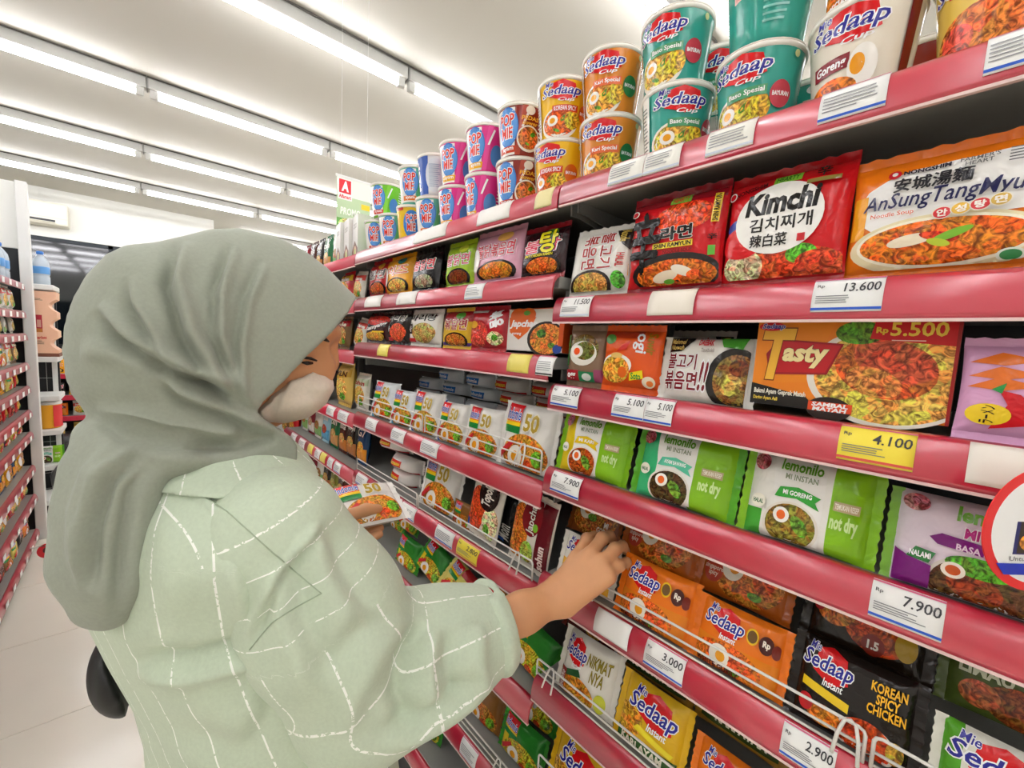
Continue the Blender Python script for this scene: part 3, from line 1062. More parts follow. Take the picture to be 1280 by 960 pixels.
def d_tasty(S):
    S.poly([(0, .24), (0, 1), (.45, 1), (.32, .3)], '#f08c1e')
    S.ell(.72, .42, .40, .52, '#efe9dc', n=40)
    S.ell(.73, .42, .37, .48, '#d8b45c', True, n=40)
    S.ell(.70, .50, .24, .30, '#c8622c', True, rot=-15)
    S.ell(.74, .58, .20, .20, '#c4563c', True, rot=-20)
    S.ell(.66, .36, .14, .14, '#d88a4c', True, rot=-20)
    S.ell(.57, .86, .12, .12, '#5c9a2c', True)
    S.poly([(.64, 1), (.62, .80), (1, .74), (1, 1)], '#d21a20')
    S.text('Rp', .645, .84, .70, .92, '#f0c83c', None, 0, .04)
    S.text('5.500', .71, .83, .95, .97, '#f6d44c', None, 0, .022)
    S.lines(.72, .775, .94, .80, 1, '#f4d8c8')
    S.poly([(.14, .78), (.50, .74), (.43, .40), (.10, .36), (.07, .6)], '#9c1820')
    S.poly([(.15, .76), (.485, .72), (.42, .42), (.12, .385)], '#c21c24')
    S.text('T', .04, .30, .24, .90, '#f2b83c', '#7a2a10', .18, .04, ob=.015)
    S.text('asty', .17, .46, .43, .72, '#fbe9a8', '#7a1a14', .15, .045, ob=.02)
    S.poly([(0, 0), (0, .25), (.33, .14), (.40, .0)], '#1b1512')
    S.text('Bakmi Ayam Geprek Matah', .02, .115, .33, .19, '#f4efdf', None, 0, .03)
    S.text('Daging Ayam Asli', .02, .045, .17, .10, '#f4d24c', None, 0, .03)
    S.ell(.46, .03, .12, .13, '#2a1a14')
    S.rect(.35, .0, .58, .10, '#e04a1c')
    S.text('SAMBAL\nMATAH', .37, .0, .56, .095, '#ffffff', None, .1, .04)
    S.ell(.09, .92, .08, .05, '#d8242c')
    S.text('Sedaap', .03, .88, .17, .955, '#2c3aa0', '#ffffff', .2, .03)
    S.rect(.985, 0, 1, 1, '#9c1a18')
carton('tasty', .181, .107, .045, '#ef861c', 'orange carton lettered Tasty with a chicken noodle plate and Rp 5.500', draw=d_tasty, side='#5a1512')
def d_pink(S):
    S.poly([(.40, .62), (.46, 1), (1, 1), (1, .52)], '#c47a24', True)
    for a in (.86, .70, .58):
        S.poly([(.04, a - .06), (.22, a + .06), (.45, a - .02), (.24, a - .09)], '#e8762c')
    S.poly([(.52, .78), (.62, .80), (.60, .58), (.52, .54)], '#1b1714')
    S.poly([(.20, .06), (.28, .34), (.22, .50), (.34, .46), (.46, .30), (.42, .14)], '#d2202a')
    S.poly([(.18, .50), (.26, .58), (.24, .46)], '#2f9a4c')
    S.ell(.18, .22, .13, .12, '#f0d02c')
    S.text('ラーメン', .14, .12, .22, .32, '#2a1a14', None, 0, .02, rot=90)
    S.text('辛口', .46, .02, .95, .50, '#d81c44', '#ffffff', 0, .03)
pack('pink_ramen', .150, .128, .034, '#e0a8d0', 'pink and gold pack with a red chilli pepper', draw=d_pink)

# --- lemonilo packs
def d_lem(left, rib, ribtxt, soup, brand='#5f9a2c', meat=None):
    def f(S):
        S.poly([(.20, 1), (.30, .04), (.66, .04), (.66, 1)], '#f1efe9')
        S.ell(.42, .20, .24, .27, '#e8e2d6', n=26)
        S.ell(.42, .20, .215, .245, soup, True, n=26)
        S.ell(.34, .30, .07, .09, '#fbf7ee')
        S.ell(.34, .30, .038, .055, '#ea6a28')
        S.ell(.50, .22, .06, .12, '#6aa838', True, rot=30)
        if meat:
            S.ell(.44, .16, .12, .10, meat, True)
        S.poly([(.26, .50), (.30, .62), (.45, .65), (.64, .58), (.60, .52), (.64, .44), (.45, .52), (.30, .50)], rib)
        S.text(ribtxt, .33, .545, .57, .60, '#ffffff', None, 0, .03)
        S.text('lemonilo', .28, .82, .63, .95, brand, None, .05, .03)
        S.text('MI INSTAN', .33, .72, .60, .79, '#8f9a7c', '#ffffff', 0, .03)
        S.rect(.74, .50, .93, .60, '#b9a67a')
        S.text('TEMUKAN RESEP', .75, .52, .92, .58, '#f2ecd8', None, 0, .02)
        S.text('not dry', .73, .26, .93, .46, '#d2ec9c', None, 0, .04)
        S.ell(.10, .86, .08, .10, '#c0607c', True)
        S.ell(.12, .40, .07, .08, '#f4f0e0')
        S.text('HALAL', .07, .37, .17, .42, '#2f6a3c', None, 0, .03)
    return f
lz = lambda l: ((0, 0, .24, 1, l), (.64, 0, 1, 1, '#86c01e'))
pack('lem_yellow', .152, .124, .038, '#f1efe9', 'lemonilo pack with a yellow left edge and lime right edge', zones=lz('#e8cc1c'), draw=d_lem('', '#e8c41e', 'MI KARI', '#b0521e'), sealcol='#7cb41c', seal='h')
pack('lem_mint', .152, .124, .038, '#f1efe9', 'lemonilo pack with a mint green left edge and greens in a dark bowl', zones=lz('#3fbf7e'), draw=d_lem('', '#5fc8a4', 'AYAM BAWANG', '#4c3a22'), sealcol='#5cac2c', seal='h')
pack('lem_white', .152, .124, .038, '#eeece4', 'lemonilo pack with white front, green ribbon and fried egg', zones=((.72, 0, 1, 1, '#86c01e'), (0, 0, .14, .30, '#4aa83a')), draw=d_lem('', '#3aa83c', 'MI GORENG', '#8a7a30'), sealcol='#86c01e', seal='h')
def d_lemp(S):
    S.ell(.60, .12, .36, .34, '#d8d0c8', n=30)
    S.ell(.60, .12, .33, .31, '#5a3a20', True, n=30)
    S.ell(.56, .16, .18, .14, '#8a3a1c', True, rot=-15)
    S.ell(.58, .36, .22, .10, '#58a02c', True)
    S.ell(.42, .28, .08, .08, '#f2e8d8')
    S.ell(.42, .28, .05, .05, '#c8541c')
    S.poly([(.24, .56), (.32, .62), (.98, .56), (.98, .46), (.30, .50)], '#7a1c78')
    S.text('BASA RENDANG', .42, .485, .90, .555, '#f0d8ec', None, 0, .03)
    S.text('lemonilo', .40, .78, .92, .94, '#6aa838', None, .05, .035)
    S.text('MI INSTAN', .46, .62, .92, .73, '#b02a7c', '#ffffff', .05, .04)
    S.poly([(0, .0), (0, .36), (.12, .30), (.28, .26), (.28, 0)], '#7a1c78')
    S.poly([(.10, .30), (.16, .42), (.30, .40), (.26, .28)], '#2f7a3c')
    S.text('NALAMI', .12, .32, .27, .38, '#ffffff', None, 0, .03)
    S.ell(.12, .88, .10, .09, '#c87a9a', True)
pack('lem_purple', .152, .124, .038, '#e2d4e0', 'lemonilo pack in pale lilac with a purple ribbon and rendang bowl', draw=d_lemp, seal='h', sealcol='#7cb43c')

# --- lower near shelves
def d_sed(base2, food, sub, subcol, badges=True, lu=.08):
    def f(S):
        S.rect(0, .0, 1, .46, base2)
        S.ell(.42, .20, .42, .26, food, True, n=26)
        S.ell(.34, .24, .13, .17, '#fbf4e6')
        S.ell(.36, .24, .06, .08, '#f0a428')
        S.ell(.58, .22, .12, .10, '#e0663c', True)
        S.ell(.52, .10, .08, .05, '#5a9a34', True)
        S.sedaap(lu, .50, lu + .50, .93)
        if sub:
            S.text(sub, .06, .03, .60, .12, subcol, None, 0, .03)
        if badges:
            S.ell(.68, .74, .07, .12, '#f0c01e')
            S.ell(.68, .74, .055, .09, '#6a4a1c')
            S.ell(.84, .70, .08, .13, '#4a1a14')
            S.text('Rp', .80, .64, .88, .76, '#f4e8d8', None, 0, .04)
            S.ell(.95, .66, .05, .10, '#7a2418')
    return f
pack('sed_white', .140, .100, .032, '#f0ece2', 'white and yellow Sedaap noodle pack', draw=d_sed('#f0b83c', '#d89a3c', 'SOTO', '#6a3a10', False), seal='h')
pack('sed_orange_pack', .134, .100, .034, '#ef7a1c', 'bright orange Sedaap noodle pack with dark round badges', draw=d_sed('#e8851e', '#e0702c', 'WHITE CURRY', '#5a1a10'), seal='h')
def d_kor(S):
    S.rect(0, .0, 1, .5, '#1c1410')
    S.ell(.66, .16, .26, .22, '#f0e8dc', n=24)
    S.ell(.66, .17, .23, .22, '#c8431c', True, n=24)
    S.ell(.30, .20, .16, .12, '#d8852c', True)
    S.ell(.12, .26, .07, .10, '#c8282c')
    S.poly([(.06, .44), (.50, .36), (.50, .46), (.06, .54)], '#e8c41e')
    S.sedaap(.03, .54, .50, .96)
    S.text('KOREAN\nSPICY\nCHICKEN', .64, .50, .95, .86, '#f0b428', None, 0, .03)
    S.ell(.90, .20, .07, .12, '#c8a03c', True)
pack('sed_korean', .132, .108, .034, '#1d1512', 'black Sedaap noodle pack lettered KOREAN SPICY CHICKEN', draw=d_kor, seal='h')
def d_korback(S):
    S.rect(.05, .72, .62, .98, '#8a7a24')
    S.text('SELECTION', .10, .76, .58, .94, '#3a2c0c', None, 0, .03)
    S.ell(.62, .42, .30, .30, '#c04a1c', True)
    S.ell(.24, .45, .18, .18, '#c8782c', True)
    S.ell(.08, .52, .07, .14, '#b8282c')
    S.ell(.86, .34, .09, .16, '#b8942c')
    S.ell(.60, .22, .10, .12, '#8a2a1c')
    S.text('1.5', .55, .17, .65, .27, '#f0e0d0', None, 0, .04)
pack('korean_back', .132, .108, .032, '#241a12', 'dark brown pack with an olive band lettered SELECTION', draw=d_korback, seal='h')
def d_orback(S):
    S.ell(.58, .42, .40, .40, '#cf7a34', True, n=24)
    S.ell(.40, .50, .13, .20, '#f4ead8')
    S.ell(.42, .50, .06, .09, '#e8952c')
    S.ell(.76, .46, .12, .18, '#d8562c', True)
    S.ell(.16, .60, .10, .12, '#5a2a1c')
    S.ell(.17, .36, .13, .18, '#c84a34')
    S.text('singapore\nspicy', .05, .26, .30, .44, '#f4dcc8', None, .1, .02)
    S.ell(.70, .20, .08, .06, '#5f9a34', True)
    S.text('SELECTION', .10, .84, .60, .93, '#8a4a10', None, 0, .02)
pack('orange_back', .134, .100, .032, '#c8641c', 'shade-darkened orange pack with halved egg and prawns', draw=d_orback, seal='h')  # orange dulled to carry the shade that falls on the upper pack
def d_goreng(S):
    S.ell(.50, .45, .48, .42, '#b8702c', True, n=24)
    S.ell(.36, .62, .19, .28, '#f2ead6', rot=-20)
    S.ell(.36, .62, .10, .16, '#e07a24')
    S.ell(.50, .42, .10, .08, '#5a9a34', True)
    S.text('MI\nGORENG', .64, .16, .98, .42, '#f0e4d0', None, 0, .03)
    S.ell(.08, .86, .09, .14, '#5a9a34', True)
pack('goreng_back', .138, .104, .032, '#8c4a1c', 'brown fried noodle pack with halved egg above the knuckles', draw=d_goreng, seal='h')
def d_soto(S):
    S.rect(0, 0, 1, .34, '#3f8a2c')
    S.sedaap(.04, .42, .82, .92)
    S.rect(.04, .30, .60, .40, '#e8b41e')
    S.text('RASA SAMBAL', .08, .31, .56, .39, '#8a1c14', None, 0, .03)
    S.ell(.5, .12, .4, .14, '#8fc42c')
    S.text('STEAK', .04, .06, .40, .18, '#f0f0e0', None, 0, .04)
    S.text('Koriano', .06, .22, .36, .29, '#f4f0d8', None, .1, .02)
pack('sed_green', .134, .108, .034, '#e9e6da', 'green and white Sedaap noodle pack at the right edge', draw=d_soto, zones=((0, 0, .18, 1, '#58a42c'),), seal='h')
def d_limau(S):
    S.text('AYAM\nBAKAR\nLIMAU', .06, .44, .52, .96, '#d8dcc0', None, 0, .04)
    S.ell(.62, .24, .36, .24, '#8a4a24', True)
    S.ell(.25, .24, .16, .16, '#b05a34', True)
pack('limau', .134, .104, .032, '#4c5c24', 'dark olive pack lettered AYAM BAKAR LIMAU', draw=d_limau, seal='h')
def d_kari(S):
    S.rect(0, 0, 1, .22, '#2c5a24')
    S.text('KARI AYAM', .10, .05, .80, .17, '#f0ecd8', None, .05, .04)
    S.ell(.20, .40, .22, .24, '#d89a34', True)
    S.sedaap(.14, .42, .92, .92)
    S.poly([(.30, .34), (.90, .24), (.94, .32), (.36, .42)], '#f0dc2c')
pack('sed_kari', .128, .112, .034, '#e2b424', 'yellow Sedaap noodle pack lettered KARI AYAM', draw=d_kari, seal='h')
def d_nikmat(S):
    S.sedaap(.02, .48, .50, .92)
    S.text('NIKMAT\nNYA', .52, .42, .96, .84, '#8a7a1c', None, .2, .03)
    S.ell(.40, .16, .36, .22, '#c88a34', True)
    S.ell(.86, .2, .10, .14, '#c8cc3c')
    S.poly([(.10, .38), (.40, .50), (.46, .40), (.14, .30)], '#2c5a34')
    S.rect(0, 0, .16, .40, '#8a1c20')
    S.text('SALERO\nPADANG', .01, .06, .15, .34, '#f0e0d8', None, 0, .02)
pack('sed_nikmat', .120, .108, .034, '#e8e4da', 'white Sedaap noodle pack with olive brush lettering NIKMATNYA', draw=d_nikmat, seal='h')
def d_karib(S):
    S.ell(.35, .62, .32, .30, '#c8842c', True)
    S.rect(.0, .08, 1, .36, '#3a4a20')
    S.text('KARI AYAM', .22, .13, .86, .31, '#d8d4b8', None, 0, .04)
pack('kari_back', .128, .100, .032, '#a87a2c', 'ochre curry noodle pack with a dark green band', draw=d_karib, seal='h')
def d_padang(S):
    S.text('SALERO\nPADANG', .08, .45, .50, .92, '#e0c0b0', None, 0, .04)
    S.ell(.68, .45, .28, .34, '#b8862c', True)
pack('padang', .120, .096, .032, '#5c1c18', 'maroon pack lettered SALERO PADANG with yellow noodles', draw=d_padang, seal='h')

# --- middle bay
def d_bul(col2, txt, tcol, out, food, extra=None, dark=False):
    def f(S):
        S.ell(.55, .14, .40, .24, '#1c1614', n=24)
        S.ell(.55, .15, .34, .19, food, True, n=24)
        S.text(txt, .14, .46, .92, .74, tcol, out, .1, .022)
        S.ell(.70, .86, .16, .10, col2)
        if extra == 'white':
            S.ell(.12, .42, .10, .26, '#f0ece6')
        if extra == 'tang':
            S.text('탕', .50, .44, .86, .92, '#e8dc1c', '#1c1614', 0, .03)
            S.text('SPICY CHICKEN RAMEN', .16, .36, .80, .42, '#e8dc1c', None, .05, .03)
    return f
pack('bul_tang', .135, .116, .034, '#2a0c12', 'black and red pack with a big yellow Korean syllable', draw=d_bul('#4f9a2c', '불닭', '#d83a50', '#f4e8e8', '#d8702c', 'tang'), sealcol='#8a1420')
pack('bul_pink', .150, .118, .034, '#e2a6bc', 'pink pack with red Korean lettering and a noodle pan', draw=d_bul('#f0b860', '불닭볶음면', '#c8243c', '#ffffff', '#e08a34', 'white'))
pack('bul_lime', .120, .116, .034, '#98bc24', 'lime green pack with white Korean lettering and dark bowl', draw=d_bul('#c8d83c', '불닭면', '#c0283c', '#ffffff', '#7a3a1c'), sealcol='#a8c828')
pack('bul_black', .120, .112, .034, '#1d1a1c', 'black pack with red and white Korean lettering', draw=d_bul('#3a3a3a', '불닭면', '#d82c3c', '#f0f0f0', '#a8a49c'))
pack('bul_yellow', .128, .116, .034, '#eca41e', 'golden yellow pack with pale Korean lettering', draw=d_bul('#2f7a6c', '치즈', '#e0601c', '#fff4d8', '#e8c070', 'white'))
pack('bul_red', .120, .112, .034, '#b01c1c', 'red and black pack with noodle bowl at the bay end', draw=d_bul('#e8a030', '불면', '#2a1414', '#f0d8c8', '#c8602c'))
def d_jap(S):
    S.rect(0, 0, .06, 1, '#f0ede4')
    S.ell(.20, .84, .15, .18, '#ea6a1c')
    S.ell(.38, .86, .14, .16, '#ea6a1c')
    S.poly([(.03, .80), (.53, .80), (.40, .46), (.24, .26), (.06, .44)], '#ea6a1c')
    S.text('Japchae', .05, .52, .56, .74, '#ffffff', None, .25, .045)
    S.text('goreng', .10, .36, .28, .43, '#ffffff', None, .1, .02)
    S.ell(.72, .30, .32, .40, '#2a2420', n=26)
    S.ell(.73, .30, .28, .35, '#dc8a3c', True, n=26)
    S.ell(.64, .42, .08, .10, '#4f8a34', True)
    S.ell(.82, .16, .06, .06, '#5f9a34', True)
    S.ell(.36, .90, .06, .06, '#6ab03a')
    S.ell(.92, .08, .07, .10, '#2a4a9c')
    S.rect(.93, .15, 1, 1, '#e05a1c')
carton('japchae', .172, .092, .04, '#efece4', 'white carton with an orange heart lettered Japchae', draw=d_jap, side='#d8501c')
def d_ari(bg, photo):
    def f(S):
        S.text('아리랑', .08, .72, .92, .94, '#f4f0ea' if bg else '#1c1816', None, 0, .022)
        S.ell(.56, .34, .38, .32, photo, True)
        S.rect(0, .30, .2, .62, '#1c1614')
        S.text('사', .02, .36, .18, .56, '#f4f0ea', None, 0, .022)
        S.rect(.0, .04, .3, .16, '#c83030')
    return f
pack('arirang_black', .110, .112, .032, '#2a2320', 'black pack with white Korean lettering and a red soup picture', draw=d_ari(True, '#d8583c'))
pack('arirang_white', .130, .112, .032, '#e8e4dc', 'white pack with black Korean lettering and a pale soup picture', draw=d_ari(False, '#b8a468'))
def d_samy(S):
    S.ell(.5, .78, .5, .20, '#c82a24', True)
    S.text('Samyang', .06, .42, .96, .62, '#f4f0ea', '#1c1614', .1, .04, rot=10)
    S.ell(.5, .16, .4, .18, '#c89a3c', True)
    S.rect(.4, .3, .9, .36, '#e8c41e')
pack('samyang', .150, .112, .034, '#3a1414', 'black and red pack with slanting white Samyang lettering', draw=d_samy)
pack('bokkeum', .128, .112, .032, '#e0b42c', 'yellow and red pack with purple foot and Korean lettering', zones=((0, .72, 1, 1, '#a81c24'), (0, 0, 1, .1, '#5c3a8a')), draw=d_bul('#4f9a2c', '볶달면', '#a81c24', '#fff4d8', '#c87a34'))
def d_redw(S):
    S.poly([(.45, 1), (1, 1), (1, .4), (.62, .3)], '#b81c28')
    S.text('볶음', .62, .52, .92, .96, '#ffffff', None, .1, .05, rot=-70)
    S.ell(.30, .34, .30, .34, '#d8504c', True)
    S.ell(.16, .60, .12, .10, '#f0b43c')
    S.ell(.78, .24, .2, .18, '#e4dcc4', True)
    S.ell(.80, .26, .08, .08, '#5f9a3c', True)
    S.rect(.0, .92, .5, 1, '#e4e0da')
pack('red_white', .125, .110, .032, '#b8242c', 'red and white pack with slanting Korean lettering and green onions', draw=d_redw)
def d_indo(bg, food, num='50', sub=''):
    def f(S):
        S.ell(.55, .22, .44, .32, food, True, n=24)
        S.ell(.40, .18, .15, .17, '#fbf6ea')
        S.ell(.40, .18, .07, .08, '#f0a424')
        S.ell(.84, .22, .10, .12, '#7ab83a', True)
        S.ell(.66, .10, .09, .08, '#e0582c', True)
        S.indomie(.05, .52, .42, .97)
        if num:
            S.text(num, .50, .58, .78, .86, '#b89a34', '#f8f2dc', 0, .03)
        S.poly([(.05, .20), (.30, .42), (.34, .36), (.10, .10)], '#d83434')
    return f
pack('indo_red', .140, .125, .036, '#efece6', 'white Indomie pack with rainbow logo, gold 50 and fried egg', draw=d_indo('', '#d8923c'), seal='h')
pack('indo_blue', .140, .125, .036, '#efece6', 'white Indomie pack with rainbow logo, gold 50 and blue end', zones=((0, 0, .12, 1, '#2a5cc0'),), draw=d_indo('', '#d0a048'), seal='h')
pack('indo_lblue', .140, .125, .036, '#eaeef0', 'white Indomie pack with rainbow logo and pale blue foot', zones=((0, 0, .3, .4, '#6ab8e0'),), draw=d_indo('', '#c89a44'), seal='h')
pack('indo_green', .138, .092, .034, '#3f9a34', 'green Indomie pack with yellow edge', zones=((0, 0, .2, .55, '#e8d020'), (.45, .45, 1, 1, '#2f8a30')), draw=d_indo('', '#c8b83c', ''), seal='h')
pack('indo_yellow', .138, .092, .034, '#e4d86c', 'pale yellow Indomie pack with rainbow logo and red stripe', zones=((.42, .75, .95, 1, '#c8282c'),), draw=d_indo('', '#d8b43c', ''), seal='h')
pack('indo_brown', .138, .096, .034, '#8c5c28', 'brown Indomie pack with egg and noodle picture', draw=d_indo('', '#b8742c', ''), seal='h')
pack('indo_mag', .138, .096, .034, '#5c2a4c', 'purple Indomie pack with rainbow logo', draw=d_indo('', '#b8842c', ''), seal='h')
def d_side(col, band):
    def f(S):
        S.rect(.12, .30, .60, .75, '#e03020')
        S.text('Kemasan', .15, .40, .57, .66, '#f4d84c', None, 0, .03)
        S.rect(.0, .0, 1, .14, band)
    return f
pack('stack_red', .150, .042, .085, '#ece6e0', 'white noodle pack lying flat with a red and yellow end print', draw=d_side('', '#c8282c'), seal='h', nu=14, nv=8)
def d_sideb(S):
    S.rect(.10, .25, .75, .70, '#2f7ac8')
    S.text('Indomie', .16, .34, .70, .62, '#f0f4f8', None, .1, .03)
pack('stack_blue', .150, .042, .085, '#e2e8ec', 'white noodle pack lying flat with a blue end print', draw=d_sideb, seal='h', nu=14, nv=8)
def d_topok(S):
    S.ell(.30, .42, .30, .40, '#d84a24', True)
    S.ell(.78, .30, .22, .3, '#e8e0cc', True)
    S.ell(.72, .18, .10, .10, '#6aa83a', True)
    S.ell(.62, .76, .30, .28, '#2a1814')
    S.text('Topokki', .44, .56, .80, .98, '#f4ece0', None, 0, .04, rot=90)
    S.rect(0, 0, .14, .2, '#2a4a9c')
pack('topokki', .110, .165, .030, '#e8e0d4', 'upright pack lettered Topokki with red rice cakes', draw=d_topok)
def d_japu(S):
    S.rect(.70, 0, 1, 1, '#6a1420')
    S.ell(.22, .40, .26, .46, '#d87a2c', True)
    S.ell(.52, .74, .24, .30, '#8c1c24')
    S.text('Japchae', .42, .48, .64, .98, '#f4ece0', '#4a0c10', 0, .022, rot=90)
    S.ell(.52, .20, .16, .16, '#a8cc5c', True)
    S.ell(.64, .60, .06, .06, '#8ccc3a')
    S.text('sohun', .76, .04, .92, .40, '#f0d8d0', None, 0, .04, rot=90)
pack('japchae_red', .120, .170, .030, '#e8e2d6', 'upright pack lettered Japchae with dark red edge', draw=d_japu)
def d_blackup(S):
    S.text('Mom', .1, .08, .8, .4, '#d8d4cc', None, 0, .02, rot=90)
    S.rect(0, 0, .5, .1, '#2a5cb0')
pack('black_tall', .080, .170, .028, '#121113', 'plain black upright pack between the two rice-cake packs', draw=d_blackup)

# --- far bay: snack bags, coffee sachets, cartons
def d_snack(c2, food, txt, tc):
    def f(S):
        S.ell(.5, .38, .40, .30, food, True)
        S.poly([(0, .62), (1, .72), (1, .92), (0, .86)], c2)
        S.text(txt, .14, .70, .86, .84, tc, None, .05, .04)
        S.ell(.7, .2, .16, .10, '#5a9a34', True)
    return f
for k, (b, c2, fd, tx, tc, lb) in {
    'snack_gold': ('#d8b45c', '#c89a34', '#e0c070', 'KUN', '#5a2a10', 'large pale gold snack bag with dark lettering'),
    'snack_cream': ('#ddd8c8', '#b8c4a0', '#c8a860', 'bihun', '#a83a3c', 'cream bag with a small red print'),
    'snack_red': ('#c81c24', '#e8b830', '#d89a3c', 'mie', '#ffffff', 'red and yellow noodle bag behind the veil\'s peak'),
    'snack_brown': ('#7a5a34', '#a81c20', '#c8a060', 'mie', '#f0e0c0', 'clear noodle bag with a dark red header'),
    'snack_white': ('#e0dccf', '#d8483c', '#d8b060', 'kwe', '#f0f0e0', 'small white noodle bag with yellow noodles'),
}.items():
    pack(k, .120, .150, .045, b, lb, draw=d_snack(c2, fd, tx, tc), name='snack_bag', cat='snack bag', nu=16, nv=14, wr=1.8)
def d_sach(c2, c3, tx):
    def f(S):
        S.rect(0, 0, 1, .34, c2)
        S.ell(.5, .36, .34, .14, c3, True)
        S.text(tx, .12, .62, .88, .82, '#f4efe4', None, 0, .022)
    return f
for k, (b, c2, c3, tx, lb) in {
    'sach_navy': ('#16406a', '#e8951e', '#e8a83c', 'G7', 'dark blue sachet bag with an orange mug picture'),
    'sach_black': ('#1c1814', '#b8743c', '#c89a5c', 'kopi', 'black coffee sachet strip with amber foot'),
    'sach_green': ('#1c6a3c', '#d8a05c', '#d8b07c', 'teh', 'green sachet strip with pale amber foot'),
    'sach_sky': ('#a8d4e4', '#5ca4cc', '#b84a3c', 'susu', 'pale blue sachet strip with a red berry'),
    'sach_brown': ('#4a2418', '#c87a34', '#d8a46c', 'moka', 'dark brown coffee sachet strip with orange foot'),
    'sach_white': ('#dcdcd0', '#8ab86c', '#a8784c', 'jahe', 'whitish sachet strip with green print'),
    'sach_maroon': ('#7a1c28', '#e0d8d0', '#c8a49c', 'kopi', 'maroon sachet strip with white print'),
    'sach_olive': ('#7a7a2c', '#c8b87c', '#a89a4c', 'kopi', 'olive sachet strip with cream foot'),
}.items():
    pack(k, .085, .160, .030, b, lb, draw=d_sach(c2, c3, tx), name='sachet_strip', cat='sachet', nu=12, nv=12)
def d_coco(S):
    S.text('coco', .25, .70, .80, .82, '#a8a49c', None, 0, .02)
    S.poly([(0, 0), (1, 0), (1, .22), (.5, .42), (0, .2)], '#7a4a2c')
    S.ell(.55, .16, .22, .14, '#e8c49c')
    S.ell(.55, .16, .12, .08, '#a8cc5c')
carton('coco', .075, .150, .05, '#e4e2dc', 'white carton with a brown foot print', draw=d_coco, cat='carton', name='drink_carton')

# ------------------------------------------------------------------ products on the gondola
# cups on the two top shelves: (design, left px, right px, row, level, yaw, extra, depth X)
CUPROW = {}
def cupput(key, xc, yp, bay, level, yaw, extra, X=.640, s=1.0, dz=0.0):
    """xc: photo column of the cup's axis at row yp; level 0 stands on the shelf, 1 on the cup below"""
    p = at(xc, yp, X=X)
    k = (level, X)
    if k in CUPROW:
        p[1] = min(p[1], CUPROW[k] - .1105 * s)
    CUPROW[k] = p[1]
    z = ZS(bay, 1) + .0006 + level * (.1085 * s) + dz
    return inst(key, (X, p[1], z), yaw, 0, 0, s, None, 'instant noodle cups on the top shelf', extra)

cupput('pop_green', 476, 292, 'middle', 0, 62, 'in the bottom row at the far end')
cupput('pop_greenblue', 494, 286, 'middle', 0, 58, 'in the bottom row, second from the far end')
cupput('pop_yellow', 518, 277, 'middle', 0, 30, 'in the bottom row')
cupput('pop_greenblue', 543, 268, 'middle', 0, 55, 'in the bottom row under the white and blue cup')
cupput('pop_pink', 573, 257, 'middle', 0, 35, 'in the bottom row, left of the two pink ones')
cupput('pop_pink', 608, 242, 'middle', 0, 20, 'in the bottom row, right of the two pink ones')
cupput('pop_brown', 650, 223, 'middle', 0, 30, 'in the bottom row')
cupput('pop_green', 484, 250, 'middle', 1, 48, 'standing on top of the far end row')
cupput('pop_greenblue', 521, 228, 'middle', 1, 58, 'in the upper row left of the white and blue cup')
cupput('pop_back', 541, 217, 'middle', 1, 45, 'in the upper row')
cupput('pop_pink', 575, 200, 'middle', 1, 40, 'in the upper row, left of the two pink ones')
cupput('pop_pink', 610, 180, 'middle', 1, 35, 'in the upper row, right of the two pink ones')
cupput('pop_brown', 653, 150, 'middle', 1, 30, 'in the upper row')
cupput('pop_pink', 592, 195, 'middle', 1, 30, 'peeking out behind the upper pink cups', X=.765)
cupput('sed_yellow', 701, 205, 'middle', 0, 15, 'in the bottom row')
cupput('sed_yellow', 706, 130, 'middle', 1, 40, 'in the upper row')
cupput('sed_orange', 762, 180, 'near', 0, 22, 'in the bottom row')
cupput('sed_orange', 766, 92, 'near', 1, 22, 'in the upper row')
cupput('sed_teal', 846, 143, 'near', 0, 40, 'in the bottom row, logo to the right')
cupput('sed_teal', 846, 50, 'near', 1, 8, 'in the upper row, noodles facing the aisle')
cupput('sed_teal', 948, 104, 'near', 0, 0, 'in the bottom row, logo turned to the left')
cupput('sed_tealback', 962, 12, 'near', 1, 0, 'in the upper row')
cupput('sed_teal', 905, 60, 'near', 1, 20, 'behind, between the two upper teal cups', X=.765)
cupput('sed_cream', 1078, 48, 'near', 0, -2, 'in the bottom row')
cupput('sed_tealback', 1020, 70, 'near', 0, 40, 'behind the cream cup in the bottom row', X=.765)
cupput('sed_cream', 1085, -80, 'near', 1, -10, 'in the upper row at the picture\'s top edge')
cupput('pop_brown', 1160, 30, 'near', 0, 120, 'behind the salmon cup', X=.765)
cupput('sed_salmon', 1245, -10, 'near', 0, -20, 'in the bottom row')

# near bay, shelf 2
G2 = 'packs on the near second shelf'
put('bulgogi_white', 714, 785, 320, 'near', 2, tilt=10, yaw=4, extra='left of the red spicy pack', group=G2)
put('shin', 787, 905, 295, 'near', 2, tilt=3, yaw=0, extra='', group=G2)
put('kimchi', 905, 1063, 275, 'near', 2, tilt=5, yaw=-2, extra='', group=G2)
put('ansung', 1062, 1335, 255, 'near', 2, tilt=4, yaw=-2, extra='', group=G2)
put('shin', 800, 915, 290, 'near', 2, X=.66, tilt=3, extra='hidden behind the front red pack', group=G2)
put('kimchi', 910, 1050, 275, 'near', 2, X=.66, tilt=3, extra='hidden behind the front Kimchi pack', group=G2)
put('bul_lime', 738, 785, 320, 'near', 2, X=.70, tilt=4, extra='in the shade behind the white Korean pack', group=G2)
